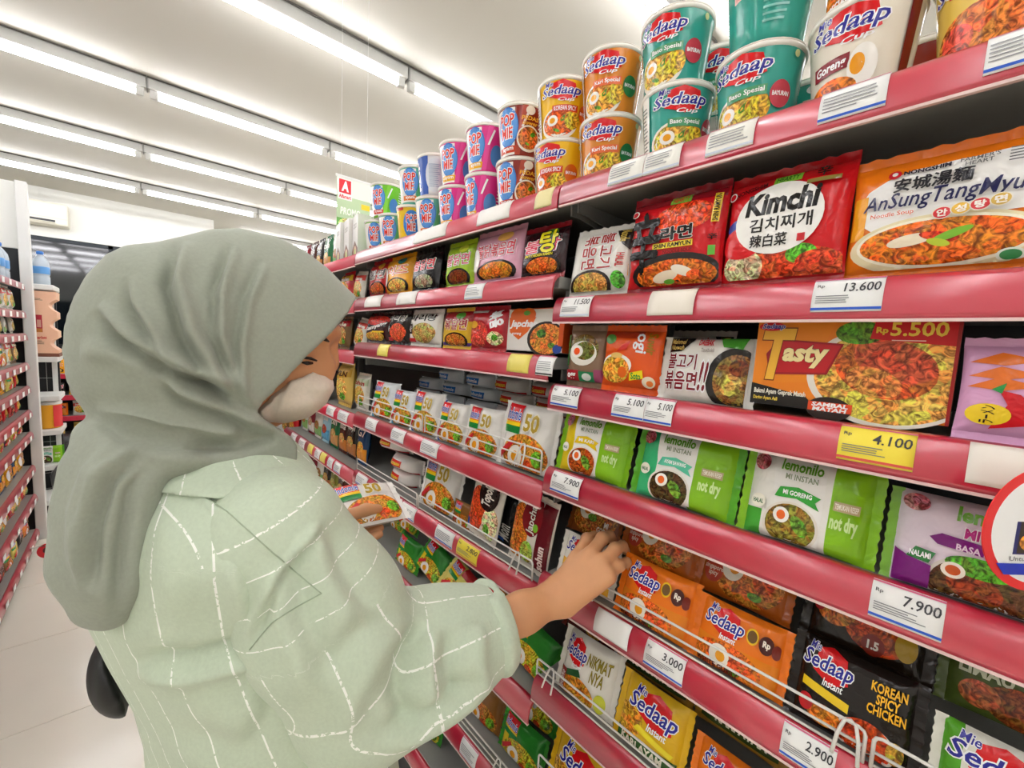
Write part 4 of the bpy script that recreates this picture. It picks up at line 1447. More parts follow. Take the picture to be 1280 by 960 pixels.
# near bay, shelf 3
G3 = 'packs on the near third shelf'
put('egg_noodle', 711, 755, 445, 'near', 3, tilt=4, yaw=8, extra='at the far end of the shelf', group=G3)
put('ogi', 754, 825, 447, 'near', 3, tilt=4, yaw=4, extra='', group=G3)
put('bulgogi_black', 823, 943, 465, 'near', 3, tilt=10, extra='left of the orange Tasty carton', group=G3)
put('tasty', 941, 1195, 470, 'near', 3, tilt=2, X=.592, extra='', group=G3)
put('pink_ramen', 1198, 1470, 480, 'near', 3, tilt=6, extra='at the right edge', group=G3)
put('tasty', 945, 1190, 470, 'near', 3, X=.65, tilt=0, extra='hidden behind the front carton', group=G3)
put('bulgogi_white', 830, 910, 455, 'near', 3, X=.68, tilt=12, extra='in the shade behind the black and white beef pack', group=G3)
# near bay, shelf 4
G4 = 'lemonilo packs on the near fourth shelf'
put('lem_yellow', 695, 782, 565, 'near', 4, X=.579, tilt=14, yaw=2, extra='', group=G4)
put('lem_mint', 786, 920, 605, 'near', 4, X=.579, tilt=14, yaw=-1, extra='', group=G4)
put('lem_white', 920, 1098, 655, 'near', 4, X=.579, tilt=14, extra='', group=G4)
put('lem_purple', 1102, 1345, 700, 'near', 4, X=.579, tilt=14, extra='behind the round red sign', group=G4)
put('lem_mint', 795, 915, 580, 'near', 4, X=.665, dz=.0, tilt=10, extra='in the shade behind the front mint one', group=G4)
put('lem_white', 930, 1090, 630, 'near', 4, X=.665, dz=.0, tilt=12, extra='in the shade behind the front white one', group=G4)
# near bay, shelf 5: stacked two high behind the wire fence
G5 = 'stacked packs behind the near wire fence'
put('sed_white', 697, 766, 700, 'near', 5, tilt=16, yaw=4, extra='left of the fingers', group=G5)
put('goreng_back', 708, 772, 655, 'near', 5, X=.645, dz=.064, tilt=22, extra='', group=G5)
put('sed_orange_pack', 767, 866, 745, 'near', 5, X=.579, tilt=18, extra='beside the fingertips', group=G5)
put('orange_back', 772, 868, 692, 'near', 5, X=.645, dz=.064, tilt=24, extra='on the stack beside the fingertips', group=G5)
put('sed_orange_pack', 860, 985, 805, 'near', 5, X=.579, tilt=18, extra='second from the hand', group=G5)
put('orange_back', 864, 990, 738, 'near', 5, X=.645, dz=.064, tilt=24, extra='on the second stack from the hand', group=G5)
put('sed_korean', 980, 1160, 880, 'near', 5, X=.579, tilt=18, extra='', group=G5)
put('korean_back', 996, 1172, 808, 'near', 5, X=.645, dz=.066, tilt=24, extra='', group=G5)
put('sed_green', 1166, 1400, 930, 'near', 5, X=.579, tilt=18, extra='', group=G5)
put('limau', 1170, 1400, 858, 'near', 5, X=.645, dz=.066, tilt=24, extra='', group=G5)
# near bay, shelf 6
G6 = 'stacked packs on the near sixth shelf'
put('sed_nikmat', 694, 766, 843, 'near', 6, X=.580, tilt=18, yaw=3, extra='', group=G6)
put('padang', 700, 765, 800, 'near', 6, X=.645, dz=.066, tilt=24, extra='under the wrist', group=G6)
put('sed_kari', 766, 858, 890, 'near', 6, X=.580, tilt=18, extra='', group=G6)
put('kari_back', 768, 868, 838, 'near', 6, X=.645, dz=.068, tilt=24, extra='above the yellow curry pack', group=G6)
put('sed_orange_pack', 860, 985, 950, 'near', 6, X=.580, tilt=18, extra='cut off by the bottom edge', group=G6)
put('kari_back', 866, 990, 900, 'near', 6, X=.645, dz=.068, tilt=24, extra='above the pack cut off by the bottom edge', group=G6)
put('sed_kari', 985, 1150, 1010, 'near', 6, tilt=18, extra='below the bottom edge of the picture', group=G6)
put('padang', 990, 1160, 960, 'near', 6, X=.645, dz=.068, tilt=24, extra='below the black pack at the bottom edge', group=G6)
# near bay, shelf 7
put('sed_kari', 682, 760, 935, 'near', 7, tilt=18, extra='on the lowest visible shelf', group='packs on the near lowest shelf')
put('sed_nikmat', 762, 850, 985, 'near', 7, tilt=18, extra='on the lowest shelf, below the picture edge', group='packs on the near lowest shelf')

# middle bay, shelf 2
M2 = 'packs on the middle bay second shelf'
put('bul_red', 461, 484, 348, 'middle', 2, tilt=6, extra='', group=M2)
put('bul_yellow', 482, 513, 343, 'middle', 2, tilt=6, extra='', group=M2)
put('bul_black', 514, 546, 340, 'middle', 2, tilt=8, extra='beside the gap', group=M2)
put('bul_lime', 557, 591, 328, 'middle', 2, tilt=4, extra='right of the gap', group=M2)
put('bul_pink', 591, 650, 320, 'middle', 2, tilt=6, extra='', group=M2)
put('bul_tang', 651, 706, 308, 'middle', 2, tilt=6, extra='', group=M2)
put('bul_black', 545, 560, 335, 'middle', 2, X=.70, tilt=4, w=.12, extra='in the dark gap behind', group=M2)
# middle bay, shelf 3
M3 = 'packs on the middle bay third shelf'
put('samyang', 457, 485, 412, 'middle', 3, tilt=8, extra='', group=M3)
put('arirang_black', 486, 511, 412, 'middle', 3, tilt=4, extra='', group=M3)
put('arirang_white', 512, 550, 412, 'middle', 3, tilt=4, extra='', group=M3)
put('bokkeum', 553, 588, 412, 'middle', 3, tilt=4, extra='', group=M3)
put('red_white', 588, 632, 412, 'middle', 3, tilt=4, extra='', group=M3)
put('japchae', 633, 704, 415, 'middle', 3, tilt=3, X=.592, extra='', group=M3)
# middle bay, shelf 4: a row of white packs, flat stacks behind
M4 = 'white noodle packs behind the upper wire fence'
put('indo_lblue', 465, 488, 497, 'middle', 4, X=.588, tilt=12, yaw=8, extra='at the far end of the fence', group=M4)
put('indo_lblue', 489, 513, 508, 'middle', 4, X=.588, tilt=12, yaw=8, extra='second from the far end of the fence', group=M4)
put('indo_blue', 513, 544, 520, 'middle', 4, X=.588, tilt=12, yaw=6, extra='third from the far end of the fence', group=M4)
put('indo_blue', 545, 578, 532, 'middle', 4, X=.588, tilt=12, yaw=4, extra='fourth from the far end of the fence', group=M4)
put('indo_red', 579, 621, 545, 'middle', 4, X=.588, tilt=12, yaw=4, extra='second from the near end of the fence', group=M4)
put('indo_red', 621, 687, 560, 'middle', 4, X=.588, tilt=12, yaw=2, extra='largest, at the near end of the fence', group=M4)
w_ = ['far', 'second', 'third', 'fourth', 'fifth', 'near']
for c, (yc, kk) in enumerate(((1.30, 'stack_blue'), (1.14, 'stack_blue'), (.985, 'stack_blue'), (.845, 'stack_red'), (.70, 'stack_red'), (.585, 'stack_red'))):
    for lv in range(4):
        if c == 0 and lv == 3: continue
        inst(kk, (.80 - .02 * (lv % 2), yc, ZS('middle', 4) + .0006 + .0425 * lv), RNG.uniform(-6, 6), 0, 0, (.90, 1, 1), None, 'flat stacks behind the white packs',
             f'in the {w_[c]} stack at the back, {["bottom", "second", "third", "top"][lv]} layer')
# middle bay, shelf 5
M5 = 'packs behind the lower wire fence'
put('stack_red', 474, 512, 560, 'middle', 5, X=.63, dz=.094, tilt=8, w=.16, yaw=12, extra='tilted on top of the half-empty stack', group=M5)
put('stack_red', 490, 524, 590, 'middle', 5, X=.63, dz=.046, tilt=6, w=.16, yaw=6, extra='second in the half-empty stack', group=M5)
put('stack_red', 490, 524, 590, 'middle', 5, X=.64, dz=0.0, tilt=0, w=.16, extra='bottom of the half-empty stack', group=M5)
put('indo_red', 525, 566, 610, 'middle', 5, X=.598, tilt=14, yaw=6, extra='beside the half-empty stack', group=M5)
put('stack_red', 528, 575, 590, 'middle', 5, X=.69, dz=.112, tilt=10, w=.15, extra='lying on the fried egg pack', group=M5)
put('indo_brown', 566, 592, 630, 'middle', 5, X=.600, tilt=10, yaw=4, extra='left of the rice-cake packs', group=M5)
put('topokki', 582, 620, 645, 'middle', 5, X=.588, tilt=6, roll=7, w=.108, extra='', group=M5)
put('black_tall', 623, 637, 660, 'middle', 5, X=.616, tilt=6, roll=6, w=.060, extra='', group=M5)
put('japchae_red', 641, 677, 668, 'middle', 5, X=.588, tilt=6, roll=5, w=.112, extra='', group=M5)
# middle bay, shelf 6: a jumble of green and yellow packs
M6 = 'green and yellow packs on the middle bay sixth shelf'
jum = [('indo_green', 492, 522, 680, .60, 0, 14, 0, 'standing by the empty end'), ('indo_green', 492, 524, 665, .66, .06, 20, 0, 'upper one by the empty end'),
       ('indo_green', 519, 546, 700, .60, .012, 30, 14, 'slumped in the middle'), ('indo_yellow', 538, 588, 735, .595, .005, 34, 16, 'slumped over the rail'),
       ('indo_green', 530, 575, 705, .70, .07, 40, 12, 'lying above the slumped ones'), ('indo_brown', 562, 600, 712, .78, .07, 30, 4, 'leaning at the back'),
       ('indo_yellow', 580, 626, 770, .595, .0, 30, 14, 'half covered by the sleeve'), ('indo_brown', 596, 650, 745, .66, .055, 26, 4, 'at the back by the cuff'),
       ('indo_green', 632, 676, 815, .60, .0, 24, 10, 'under the forearm'), ('indo_brown', 548, 575, 690, .86, .0, 20, 0, 'highest at the back')]
for k, a, b, y, X, dz, tl, rl, ex in jum:
    put(k, a, b, y, 'middle', 6, X=X, dz=dz, tilt=tl, roll=rl, w=.135, extra=ex, group=M6)
put('indo_green', 490, 500, 660, 'middle', 6, X=.70, dz=0, tilt=6, w=.12, extra='alone at the back below the held pack', group=M6)
# middle bay, shelf 7
M7 = 'packs on the middle bay seventh shelf'
for i, (k, a, ex) in enumerate((('indo_brown', 545, 'second from near end, below the cuff'), ('indo_green', 655, 'at the near end, below the cuff'), ('indo_mag', 610, 'third, below the sleeve'), ('indo_mag', 500, 'far end, under the elbow'), ('indo_green', 466, 'far end, next to the shirt'))):
    y7 = [.735, .595, .875, 1.015, 1.155][i]
    inst(k, (.62, y7, ZS('middle', 7) + .003), 3, 16, 0, .95, None, M7, 'on the low shelf, ' + ex)
    inst(k, (.67, y7 + .01, ZS('middle', 7) + .066), 3, 22, 0, .95, None, M7, 'behind on the low shelf, ' + ex)
for i in range(3):
    inst('indo_mag' if i else 'indo_green', (.62, .98 + .15 * i, ZS('middle', 8) + .003), 3, 16, 0, .95, None, M7, f'on the lowest shelf under the elbow, {["nearest", "second", "third"][i]}')

# far bay
F_ = 'goods in the far bay'
for i, (xc, yc) in enumerate(((462, 285), (453, 288), (445, 289))):
    a = (0, 1.515 + .083 * i)
    inst('coco', (.62, a[1], ZS('far', 1) + .0006), -8, 0, 0, 1.0, None, F_, f'on the far top shelf, {["nearest", "second", "third"][i]} of three')
for i, (k, y) in enumerate((('sach_white', 1.79), ('sach_green', 1.90), ('sach_black', 2.00), ('sach_brown', 2.09), ('sach_maroon', 2.20))):
    inst(k, (.63, y, ZS('far', 1) + .0006), 0, 4, 0, .92, None, F_, f'on the far top shelf, {["first", "second", "third", "fourth", "fifth"][i]} beyond the white cartons')
put('snack_red', 423, 441, 353, 'far', 2, X=.60, tilt=6, w=.105, extra='behind the veil peak', group=F_)
put('snack_white', 441, 454, 355, 'far', 2, X=.60, tilt=6, roll=6, w=.085, extra='on the far second shelf', group=F_)
put('snack_brown', 418, 440, 412, 'far', 3, X=.60, tilt=6, w=.11, extra='on the far third shelf beside the forehead', group=F_)
put('snack_white', 442, 454, 415, 'far', 3, X=.60, tilt=10, roll=8, w=.09, extra='on the far third shelf', group=F_)
put('snack_gold', 414, 446, 480, 'far', 4, X=.60, tilt=4, w=.135, extra='in front of the mask', group=F_)
put('snack_cream', 448, 455, 470, 'far', 4, X=.62, tilt=4, w=.11, extra='beside the wire fence', group=F_)
put('snack_gold', 392, 412, 480, 'far', 4, X=.60, tilt=4, w=.13, extra='half hidden by the mask', group=F_)
for i, (k, y, w) in enumerate((('sach_navy', 1.50, 1.05), ('sach_black', 1.60, 1.05), ('sach_brown', 1.69, 1.0), ('sach_green', 1.79, 1.0), ('sach_sky', 1.90, 1.0), ('sach_white', 2.00, 1.0), ('sach_maroon', 2.10, 1.0), ('sach_white', 2.20, .95))):
    inst(k, (.625, y, ZS('far', 5) + .003), 0, 6, 0, w, None, F_, f'on the far fifth shelf, {["first", "second", "third", "fourth", "fifth", "sixth", "seventh", "eighth"][i]} from the lower wire fence')
for i, (k, y) in enumerate((('sach_black', 1.50), ('sach_black', 1.60), ('sach_brown', 1.70), ('sach_olive', 1.79), ('sach_black', 1.88), ('sach_white', 1.97), ('sach_maroon', 2.06), ('sach_maroon', 2.16), ('sach_black', 2.26))):
    inst(k, (.625, y, ZS('far', 6) + .003), 0, 6, 0, 1.05, None, F_, f'on the far sixth shelf, {["first", "second", "third", "fourth", "fifth", "sixth", "seventh", "eighth", "ninth"][i]} from the near end')
for i, (k, y, sh) in enumerate((('snack_red', 2.42, 5), ('snack_brown', 2.56, 5), ('sach_black', 2.40, 6), ('snack_red', 2.50, 6))):
    inst(k, (.63, y, ZS('farthest', sh) + .003), 0, 6, 0, 1.0, None, 'goods in the farthest bay', f'in the farthest bay, {["fifth shelf near end", "fifth shelf behind it", "sixth shelf near end", "sixth shelf behind it"][i]}')

# ------------------------------------------------------------------ price tags curved over the rails
_arc = np.array(PROF[1:])
_s = np.concatenate([[0], np.cumsum(np.linalg.norm(np.diff(_arc, axis=0), axis=1))])
def rail_pt(sv, eps):
    x, z = np.interp(sv, _s, _arc[:, 0]), np.interp(sv, _s, _arc[:, 1])
    x2, z2 = np.interp(sv + .002, _s, _arc[:, 0]), np.interp(sv + .002, _s, _arc[:, 1])
    x1, z1 = np.interp(sv - .002, _s, _arc[:, 0]), np.interp(sv - .002, _s, _arc[:, 1])
    tx, tz = x2 - x1, z2 - z1
    l = np.hypot(tx, tz)
    return XL + x + eps * tz / l, z - eps * tx / l

def price_tag(xl, xr, yp, bay, sh, price=None, col='#f1f1ee', stripe='#2a5cc8', label='', s0=.007, s1=.045, yw=None):
    a, b = at(xl, yp, X=.560), at(xr, yp, X=.560)
    w = a[1] - b[1]
    yc = (a[1] + b[1]) / 2
    z0 = BAYS[bay][2][sh - 1]
    S = Sheet(w, s1 - s0, .008)
    n, m = 4, 8
    if stripe:
        S.rect(0, .05, 1, .12, stripe)
        S.rect(0, .93, 1, .98, '#d86a8c')
    if price:
        S.text('Rp', .06, .66, .17, .78, '#4a4a4c', None, 0, .01)
        S.text(price, .46, .54, .96, .80, '#3a3a3e', None, .08, .012)
        S.lines(.06, .22, .80, .46, 4, '#7a7a7e')
    elif stripe:
        S.lines(.06, .22, .90, .70, 5, '#9a9a9e')
    elif col == '#f1f1ee':
        pass
    def mapf(q, e):
        sv = np.clip((s1 + s0) / 2 - q[:, 1], s0, s1)
        x, z = rail_pt(sv, e)
        return np.stack([x, yc - q[:, 0], z0 + z], -1)
    # the card itself, 0.6 mm thick
    us, vs = np.linspace(-w / 2, w / 2, n + 1), np.linspace(-(s1 - s0) / 2, (s1 - s0) / 2, m + 1)
    U, Vv = np.meshgrid(us, vs)
    q = np.stack([U.ravel(), Vv.ravel()], 1)
    f1, f0 = mapf(q, .0016), mapf(q, .0006)
    V = np.concatenate([f1, f0])
    F, N = [], (n + 1) * (m + 1)
    for j in range(m):
        for i in range(n):
            k = j * (n + 1) + i
            F.append((k, k + 1, k + n + 2, k + n + 1))
            F.append((N + k + n + 1, N + k + n + 2, N + k + 1, N + k))
    bd = [j * (n + 1) for j in range(m + 1)]
    for e_ in ([(i, i + 1) for i in range(n)], [(m * (n + 1) + i + 1, m * (n + 1) + i) for i in range(n)], [(bd[j + 1], bd[j]) for j in range(m)], [(bd[j] + n, bd[j + 1] + n) for j in range(m)]):
        for p, q2 in e_:
            F.append((q2, p, N + p, N + q2))
    C = [[*lin(col), 1]] * len(F)
    pv, pf, pc, pk = S.geometry(mapf, .0019, .00008)
    nb = len(V)
    V = np.concatenate([V, pv])
    nf = len(F)
    F += [tuple(int(i) + nb for i in f) for f in pf]
    C = np.concatenate([np.array(C), pc]) if len(pc) else np.array(C)
    org = np.array([XL, yc, z0 - .02])
    o = link('price_tag', painted_mesh('price_tag', V - org, F, C, [0] * len(F), [CARD]))
    o.location = tuple(org)
    tag(o, label, 'price tag', 'price tags on the rails')
    return o

TG = [  # xl, xr, row, bay, shelf, price, colour, stripe, where
    (764, 806, 220, 'near', 1, None, '#f1efe6', '#c8d0e0', 'white price tag below the orange cups'),
    (808, 852, 205, 'near', 1, None, '#f1efe6', '#c8d0e0', 'white price tag below the teal cup with logo to the right'),
    (886, 944, 178, 'near', 1, None, '#f1efe6', '#c8d0e0', 'white price tag below the teal cup with logo to the left'),
    (1028, 1110, 118, 'near', 1, None, '#f1f1ee', '#2a5cc8', 'white price tag with blue line below the cream cup'),
    (1234, 1310, 60, 'near', 1, None, '#f1f1ee', '#2a5cc8', 'white price tag at the top right edge'),
    (704, 740, 383, 'near', 2, '11.500', '#f1f1ee', '#c8d0e0', 'white price tag below the white Korean pack'),
    (813, 870, 376, 'near', 2, None, '#eee6d8', None, 'blank beige price tag below the red spicy pack'),
    (1018, 1106, 362, 'near', 2, '13.600', '#f1f1ee', '#2a5cc8', 'white price tag reading 13.600 between the Kimchi and orange soup packs'),
    (692, 726, 492, 'near', 3, '5.100', '#f1f1ee', '#2a5cc8', 'white price tag at the far end of the third shelf'),
    (768, 808, 508, 'near', 3, '5.100', '#f1f1ee', '#2a5cc8', 'left of two adjoining price tags reading 5.100'),
    (808, 843, 516, 'near', 3, '5.100', '#f1f1ee', '#2a5cc8', 'right of two adjoining price tags reading 5.100'),
    (1048, 1145, 562, 'near', 3, '4.100', '#f4e04a', '#e05a50', 'yellow price tag reading 4.100'),
    (1208, 1300, 585, 'near', 3, None, '#ece6da', None, 'blank beige price tag behind the round sign'),
    (691, 727, 606, 'near', 4, '7.900', '#f1f1ee', '#2a5cc8', 'white price tag reading 7.900 below the yellow lemonilo pack'),
    (1086, 1182, 765, 'near', 4, '7.900', '#f1f1ee', '#2a5cc8', 'large white price tag reading 7.900 below the lilac lemonilo pack'),
    (744, 788, 795, 'near', 5, None, '#f1f1ee', None, 'blank white price tag below the wrist'),
    (806, 857, 835, 'near', 5, '3.000', '#f1f1ee', '#2a5cc8', 'white price tag reading 3.000 right of the blank one'),
    (975, 1046, 945, 'near', 5, '2.900', '#f1f1ee', '#2a5cc8', 'white price tag reading 2.900 at the bottom edge'),
    (672, 693, 243, 'middle', 1, None, '#e8dca0', None, 'pale yellow price tag at the near end of the middle top rail'),
    (600, 640, 262, 'middle', 1, None, '#f0ede6', None, 'white paper strip on the middle top rail under the pink cups'),
    (520, 560, 293, 'middle', 1, None, '#f0ede6', None, 'white paper strip on the middle top rail under the yellow cup'),
    (584, 606, 366, 'middle', 2, None, '#f1f1ee', '#c8d0e0', 'white price tag below the pink Korean pack'),
    (498, 522, 378, 'middle', 2, None, '#f0ede6', None, 'white paper strip below the black Korean pack'),
    (458, 478, 384, 'middle', 2, None, '#f0ede6', None, 'white paper strip below the red and black pack'),
    (637, 664, 452, 'middle', 3, None, '#ecdc6c', None, 'yellow price tag below the Japchae carton'),
    (673, 694, 458, 'middle', 3, None, '#f1f1ee', '#3a3a3c', 'white card with grey print at the end of the third middle rail'),
    (474, 487, 440, 'middle', 3, None, '#ecdc6c', None, 'small yellow price tag below the Samyang pack'),
    (459, 472, 530, 'middle', 4, None, '#f1f1ee', '#c8d0e0', 'white price tag below the far end of the upper wire fence'),
    (491, 507, 545, 'middle', 4, None, '#f1f1ee', '#c8d0e0', 'white price tag below the third white Indomie pack'),
    (528, 549, 560, 'middle', 4, None, '#f1f1ee', '#c8d0e0', 'white price tag below the joint of the upper wire fence'),
    (447, 460, 598, 'middle', 5, None, '#f1f1ee', '#2a5cc8', 'white price tag just above the held pack'),
    (503, 520, 650, 'middle', 5, None, '#f1f1ee', '#2a5cc8', 'white price tag right of the held pack'),
    (546, 568, 680, 'middle', 5, None, '#f1f1ee', '#2a5cc8', 'white price tag beside the yellow one'),
    (573, 599, 695, 'middle', 5, '2.800', '#f4e04a', '#e0a050', 'yellow price tag above the slumped packs'),
    (439, 450, 680, 'middle', 6, None, '#f1f1ee', None, 'blank white price tag at the far end of the lower rail'),
    (454, 467, 695, 'middle', 6, None, '#f1f1ee', None, 'second blank white price tag on the lower rail'),
    (578, 598, 925, 'middle', 7, None, '#f1f1ee', '#c8d0e0', 'white price tag on the rail below the elbow'),
    (410, 419, 512, 'far', 4, None, '#f1f1ee', '#c8d0e0', 'small white price tag under the gold snack bag'),
    (424, 436, 518, 'far', 4, None, '#f1f1ee', '#c8d0e0', 'small white price tag under the cream bag'),
    (365, 371, 548, 'far', 5, None, '#f1f1ee', '#c8d0e0', 'first small price tag right of the mask on the sachet rail'),
    (375, 382, 553, 'far', 5, None, '#f1f1ee', '#c8d0e0', 'second small price tag on the sachet rail'),
    (386, 392, 560, 'far', 5, None, '#ecdc6c', None, 'first yellow price tag on the sachet rail'),
    (395, 401, 566, 'far', 5, None, '#f1f1ee', '#c8d0e0', 'third small white price tag on the sachet rail'),
    (402, 408, 570, 'far', 5, None, '#ecdc6c', None, 'second yellow price tag on the sachet rail'),
    (411, 417, 575, 'far', 5, None, '#f1f1ee', '#c8d0e0', 'fourth small white price tag on the sachet rail'),
    (419, 427, 580, 'far', 5, None, '#f1f1ee', '#2a5cc8', 'fifth small white price tag on the sachet rail'),
]
for t in TG:
    price_tag(*t)

# ------------------------------------------------------------------ the shopper: implicit surfaces meshed with surface nets
def nets(fn, lo, hi, h, smooth=2):
    """mesh the zero set of fn(X, Y, Z) (negative inside); returns vertices, quads, normals"""
    lo, hi = np.array(lo, float), np.array(hi, float)
    n = np.ceil((hi - lo) / h).astype(int) + 1
    ax = [np.float32(lo[i]) + np.float32(h) * np.arange(n[i], dtype=np.float32) for i in range(3)]
    F = fn((ax[0][:, None, None], ax[1][None, :, None], ax[2][None, None, :])).astype(np.float32)
    F = np.broadcast_to(F, tuple(n)).copy()
    for a in range(3):                      # close the surface at the border of the grid
        sl = [slice(None)] * 3
        for e in (0, -1):
            sl[a] = e
            F[tuple(sl)] = np.maximum(F[tuple(sl)], h * .5)
    neg = F < 0
    c = n - 1
    corners = [(i, j, k) for i in (0, 1) for j in (0, 1) for k in (0, 1)]
    cs = lambda A, o: A[o[0]:o[0] + c[0], o[1]:o[1] + c[1], o[2]:o[2] + c[2]]
    cnt = sum(cs(neg, o).astype(np.int8) for o in corners)
    act = (cnt > 0) & (cnt < 8)
    ids = np.full(tuple(c), -1, np.int64)
    I = np.argwhere(act)
    ids[act] = np.arange(len(I))
    acc = np.zeros((len(I), 3))
    num = np.zeros(len(I))
    for o in corners:
        for a in range(3):
            if o[a]:
                continue
            p = list(o)
            p[a] = 1
            f0 = F[I[:, 0] + o[0], I[:, 1] + o[1], I[:, 2] + o[2]]
            f1 = F[I[:, 0] + p[0], I[:, 1] + p[1], I[:, 2] + p[2]]
            m = (f0 < 0) != (f1 < 0)
            t = np.where(m, f0 / np.where(f0 - f1 == 0, 1, f0 - f1), 0)
            q = np.tile(np.array(o, float), (len(I), 1))
            q[:, a] += t
            acc[m] += q[m]
            num[m] += 1
    V = lo + h * (I + acc / num[:, None])
    Q = []
    for a in range(3):
        b, d = (a + 1) % 3, (a + 2) % 3
        s0 = [slice(None)] * 3
        s1 = [slice(None)] * 3
        s0[a] = slice(0, -1)
        s1[a] = slice(1, None)
        n0, n1 = neg[tuple(s0)], neg[tuple(s1)]
        E = np.argwhere(n0 != n1)
        E = E[(E[:, b] > 0) & (E[:, d] > 0) & (E[:, b] < c[b]) & (E[:, d] < c[d]) & (E[:, a] < c[a])]
        if not len(E):
            continue
        fl = n0[E[:, 0], E[:, 1], E[:, 2]]
        def g(db, dd):
            e = E.copy()
            e[:, b] += db
            e[:, d] += dd
            return ids[e[:, 0], e[:, 1], e[:, 2]]
        q = np.stack([g(-1, -1), g(0, -1), g(0, 0), g(-1, 0)], 1)
        q[~fl] = q[~fl][:, ::-1]
        Q.append(q)
    Q = np.concatenate(Q)
    Q = Q[(Q >= 0).all(1)]
    V = relax(V, Q, smooth)
    return V, Q

def relax(V, Q, it, lam=.5):
    for _ in range(it):
        S = np.zeros_like(V)
        N = np.zeros(len(V))
        for k in range(4):
            a, b = Q[:, k], Q[:, (k + 1) % 4]
            np.add.at(S, a, V[b]); np.add.at(N, a, 1)
            np.add.at(S, b, V[a]); np.add.at(N, b, 1)
        V = V + lam * (S / np.maximum(N, 1)[:, None] - V)
    return V

def normals(V, Q):
    n = np.cross(V[Q[:, 2]] - V[Q[:, 0]], V[Q[:, 3]] - V[Q[:, 1]])
    N = np.zeros_like(V)
    for k in range(4):
        np.add.at(N, Q[:, k], n)
    return N / np.maximum(np.linalg.norm(N, axis=1), 1e-12)[:, None]

def smin(a, b, k):
    h = np.clip(.5 + .5 * (b - a) / k, 0, 1)
    return b + (a - b) * h - k * h * (1 - h)
def smax(a, b, k): return -smin(-a, -b, k)

def cone(P, a, b, ra, rb):
    """round cone between two points"""
    X, Y, Z = P
    a, b = np.asarray(a, float), np.asarray(b, float)
    d = b - a
    t = np.clip(((X - a[0]) * d[0] + (Y - a[1]) * d[1] + (Z - a[2]) * d[2]) / max(d @ d, 1e-9), 0, 1)
    return np.sqrt((X - a[0] - t * d[0]) ** 2 + (Y - a[1] - t * d[1]) ** 2 + (Z - a[2] - t * d[2]) ** 2) - (ra + t * (rb - ra))
def chain(P, pts, rs, k):
    F = None
    for i in range(len(pts) - 1):
        f = cone(P, pts[i], pts[i + 1], rs[i], rs[i + 1])
        F = f if F is None else smin(F, f, k)
    return F
def ellip(P, c, r, ay=0.0):
    """ellipsoid turned by ay degrees about the y axis (positive tips the front down)"""
    X, Y, Z = P
    x, y, z = X - c[0], Y - c[1], Z - c[2]
    s, co = math.sin(math.radians(ay)), math.cos(math.radians(ay))
    x, z = x * co - z * s, x * s + z * co
    k = np.sqrt((x / r[0]) ** 2 + (y / r[1]) ** 2 + (z / r[2]) ** 2)
    return (k - 1) * min(r)

def seg_dist(px, pz, pts):
    """distance to a polyline in the plane"""
    D = None
    for (x0, z0), (x1, z1) in zip(pts[:-1], pts[1:]):
        dx, dz = x1 - x0, z1 - z0
        t = np.clip(((px - x0) * dx + (pz - z0) * dz) / max(dx * dx + dz * dz, 1e-12), 0, 1)
        d = np.hypot(px - x0 - t * dx, pz - z0 - t * dz)
        D = d if D is None else np.minimum(D, d)
    return D
def in_poly(px, pz, pts):
    r = np.zeros(np.broadcast(px, pz).shape, bool)
    n = len(pts)
    for i in range(n):
        (x0, z0), (x1, z1) = pts[i], pts[(i + 1) % n]
        if z0 == z1:
            continue
        r ^= ((z0 > pz) != (z1 > pz)) & (px < (x1 - x0) * (pz - z0) / (z1 - z0) + x0)
    return r

def project(V):
    p = V - np.array([0, 0, CAMH])
    z = p @ CF
    return 640 + FPX * (p @ CR) / z, 480 - FPX * (p @ CU) / z

def creases(V, Q, folds, flip=1.0):
    """push folds into the cloth; curves were traced on the side of the garment that the photo shows"""
    N = normals(V, Q)
    to = np.array([0, 0, CAMH]) - V
    to /= np.linalg.norm(to, axis=1)[:, None]
    face = np.clip((N * to).sum(1) * 2.2, 0, 1)
    px, py = project(V)
    D = np.zeros(len(V))
    for pts, amp, sig, kind in folds:
        best = np.full(len(V), 1e9)
        sd = np.zeros(len(V))
        tt = np.zeros(len(V))
        L = [0]
        for (x0, y0), (x1, y1) in zip(pts[:-1], pts[1:]):
            L.append(L[-1] + math.hypot(x1 - x0, y1 - y0))
        for i, ((x0, y0), (x1, y1)) in enumerate(zip(pts[:-1], pts[1:])):
            dx, dy = x1 - x0, y1 - y0
            l2 = dx * dx + dy * dy
            t = np.clip(((px - x0) * dx + (py - y0) * dy) / l2, 0, 1)
            d = np.hypot(px - x0 - t * dx, py - y0 - t * dy)
            m = d < best
            best[m] = d[m]
            sd[m] = (np.sign(dx * (py - y0) - dy * (px - x0)) * d)[m]
            tt[m] = ((L[i] + t * math.sqrt(l2)) / L[-1])[m]
        taper = np.clip(np.minimum(tt, 1 - tt) * 5, 0, 1) ** .8
        taper = np.where((tt <= 0) | (tt >= 1), np.exp(-(best / sig) ** 2) * 0, taper)
        if kind == 'step':
            k = (sd / sig) * np.exp(.5 - .5 * (sd / sig) ** 2)
        elif kind == 'valley':
            k = -np.exp(-.5 * (sd / sig) ** 2)
        else:
            k = np.exp(-.5 * (sd / sig) ** 2)
        D += amp * k * taper
    return V + N * (D * face)[:, None]

def cloth_obj(name, V, Q, m, parent, attrs=None):
    me = mesh(name, V, Q, m, True)
    for k, a in (attrs or {}).items():
        at_ = me.attributes.new(k, 'FLOAT', 'POINT')
        at_.data.foreach_set('value', np.asarray(a, np.float32))
    o = link(name, me)
    return child_at(o, parent)

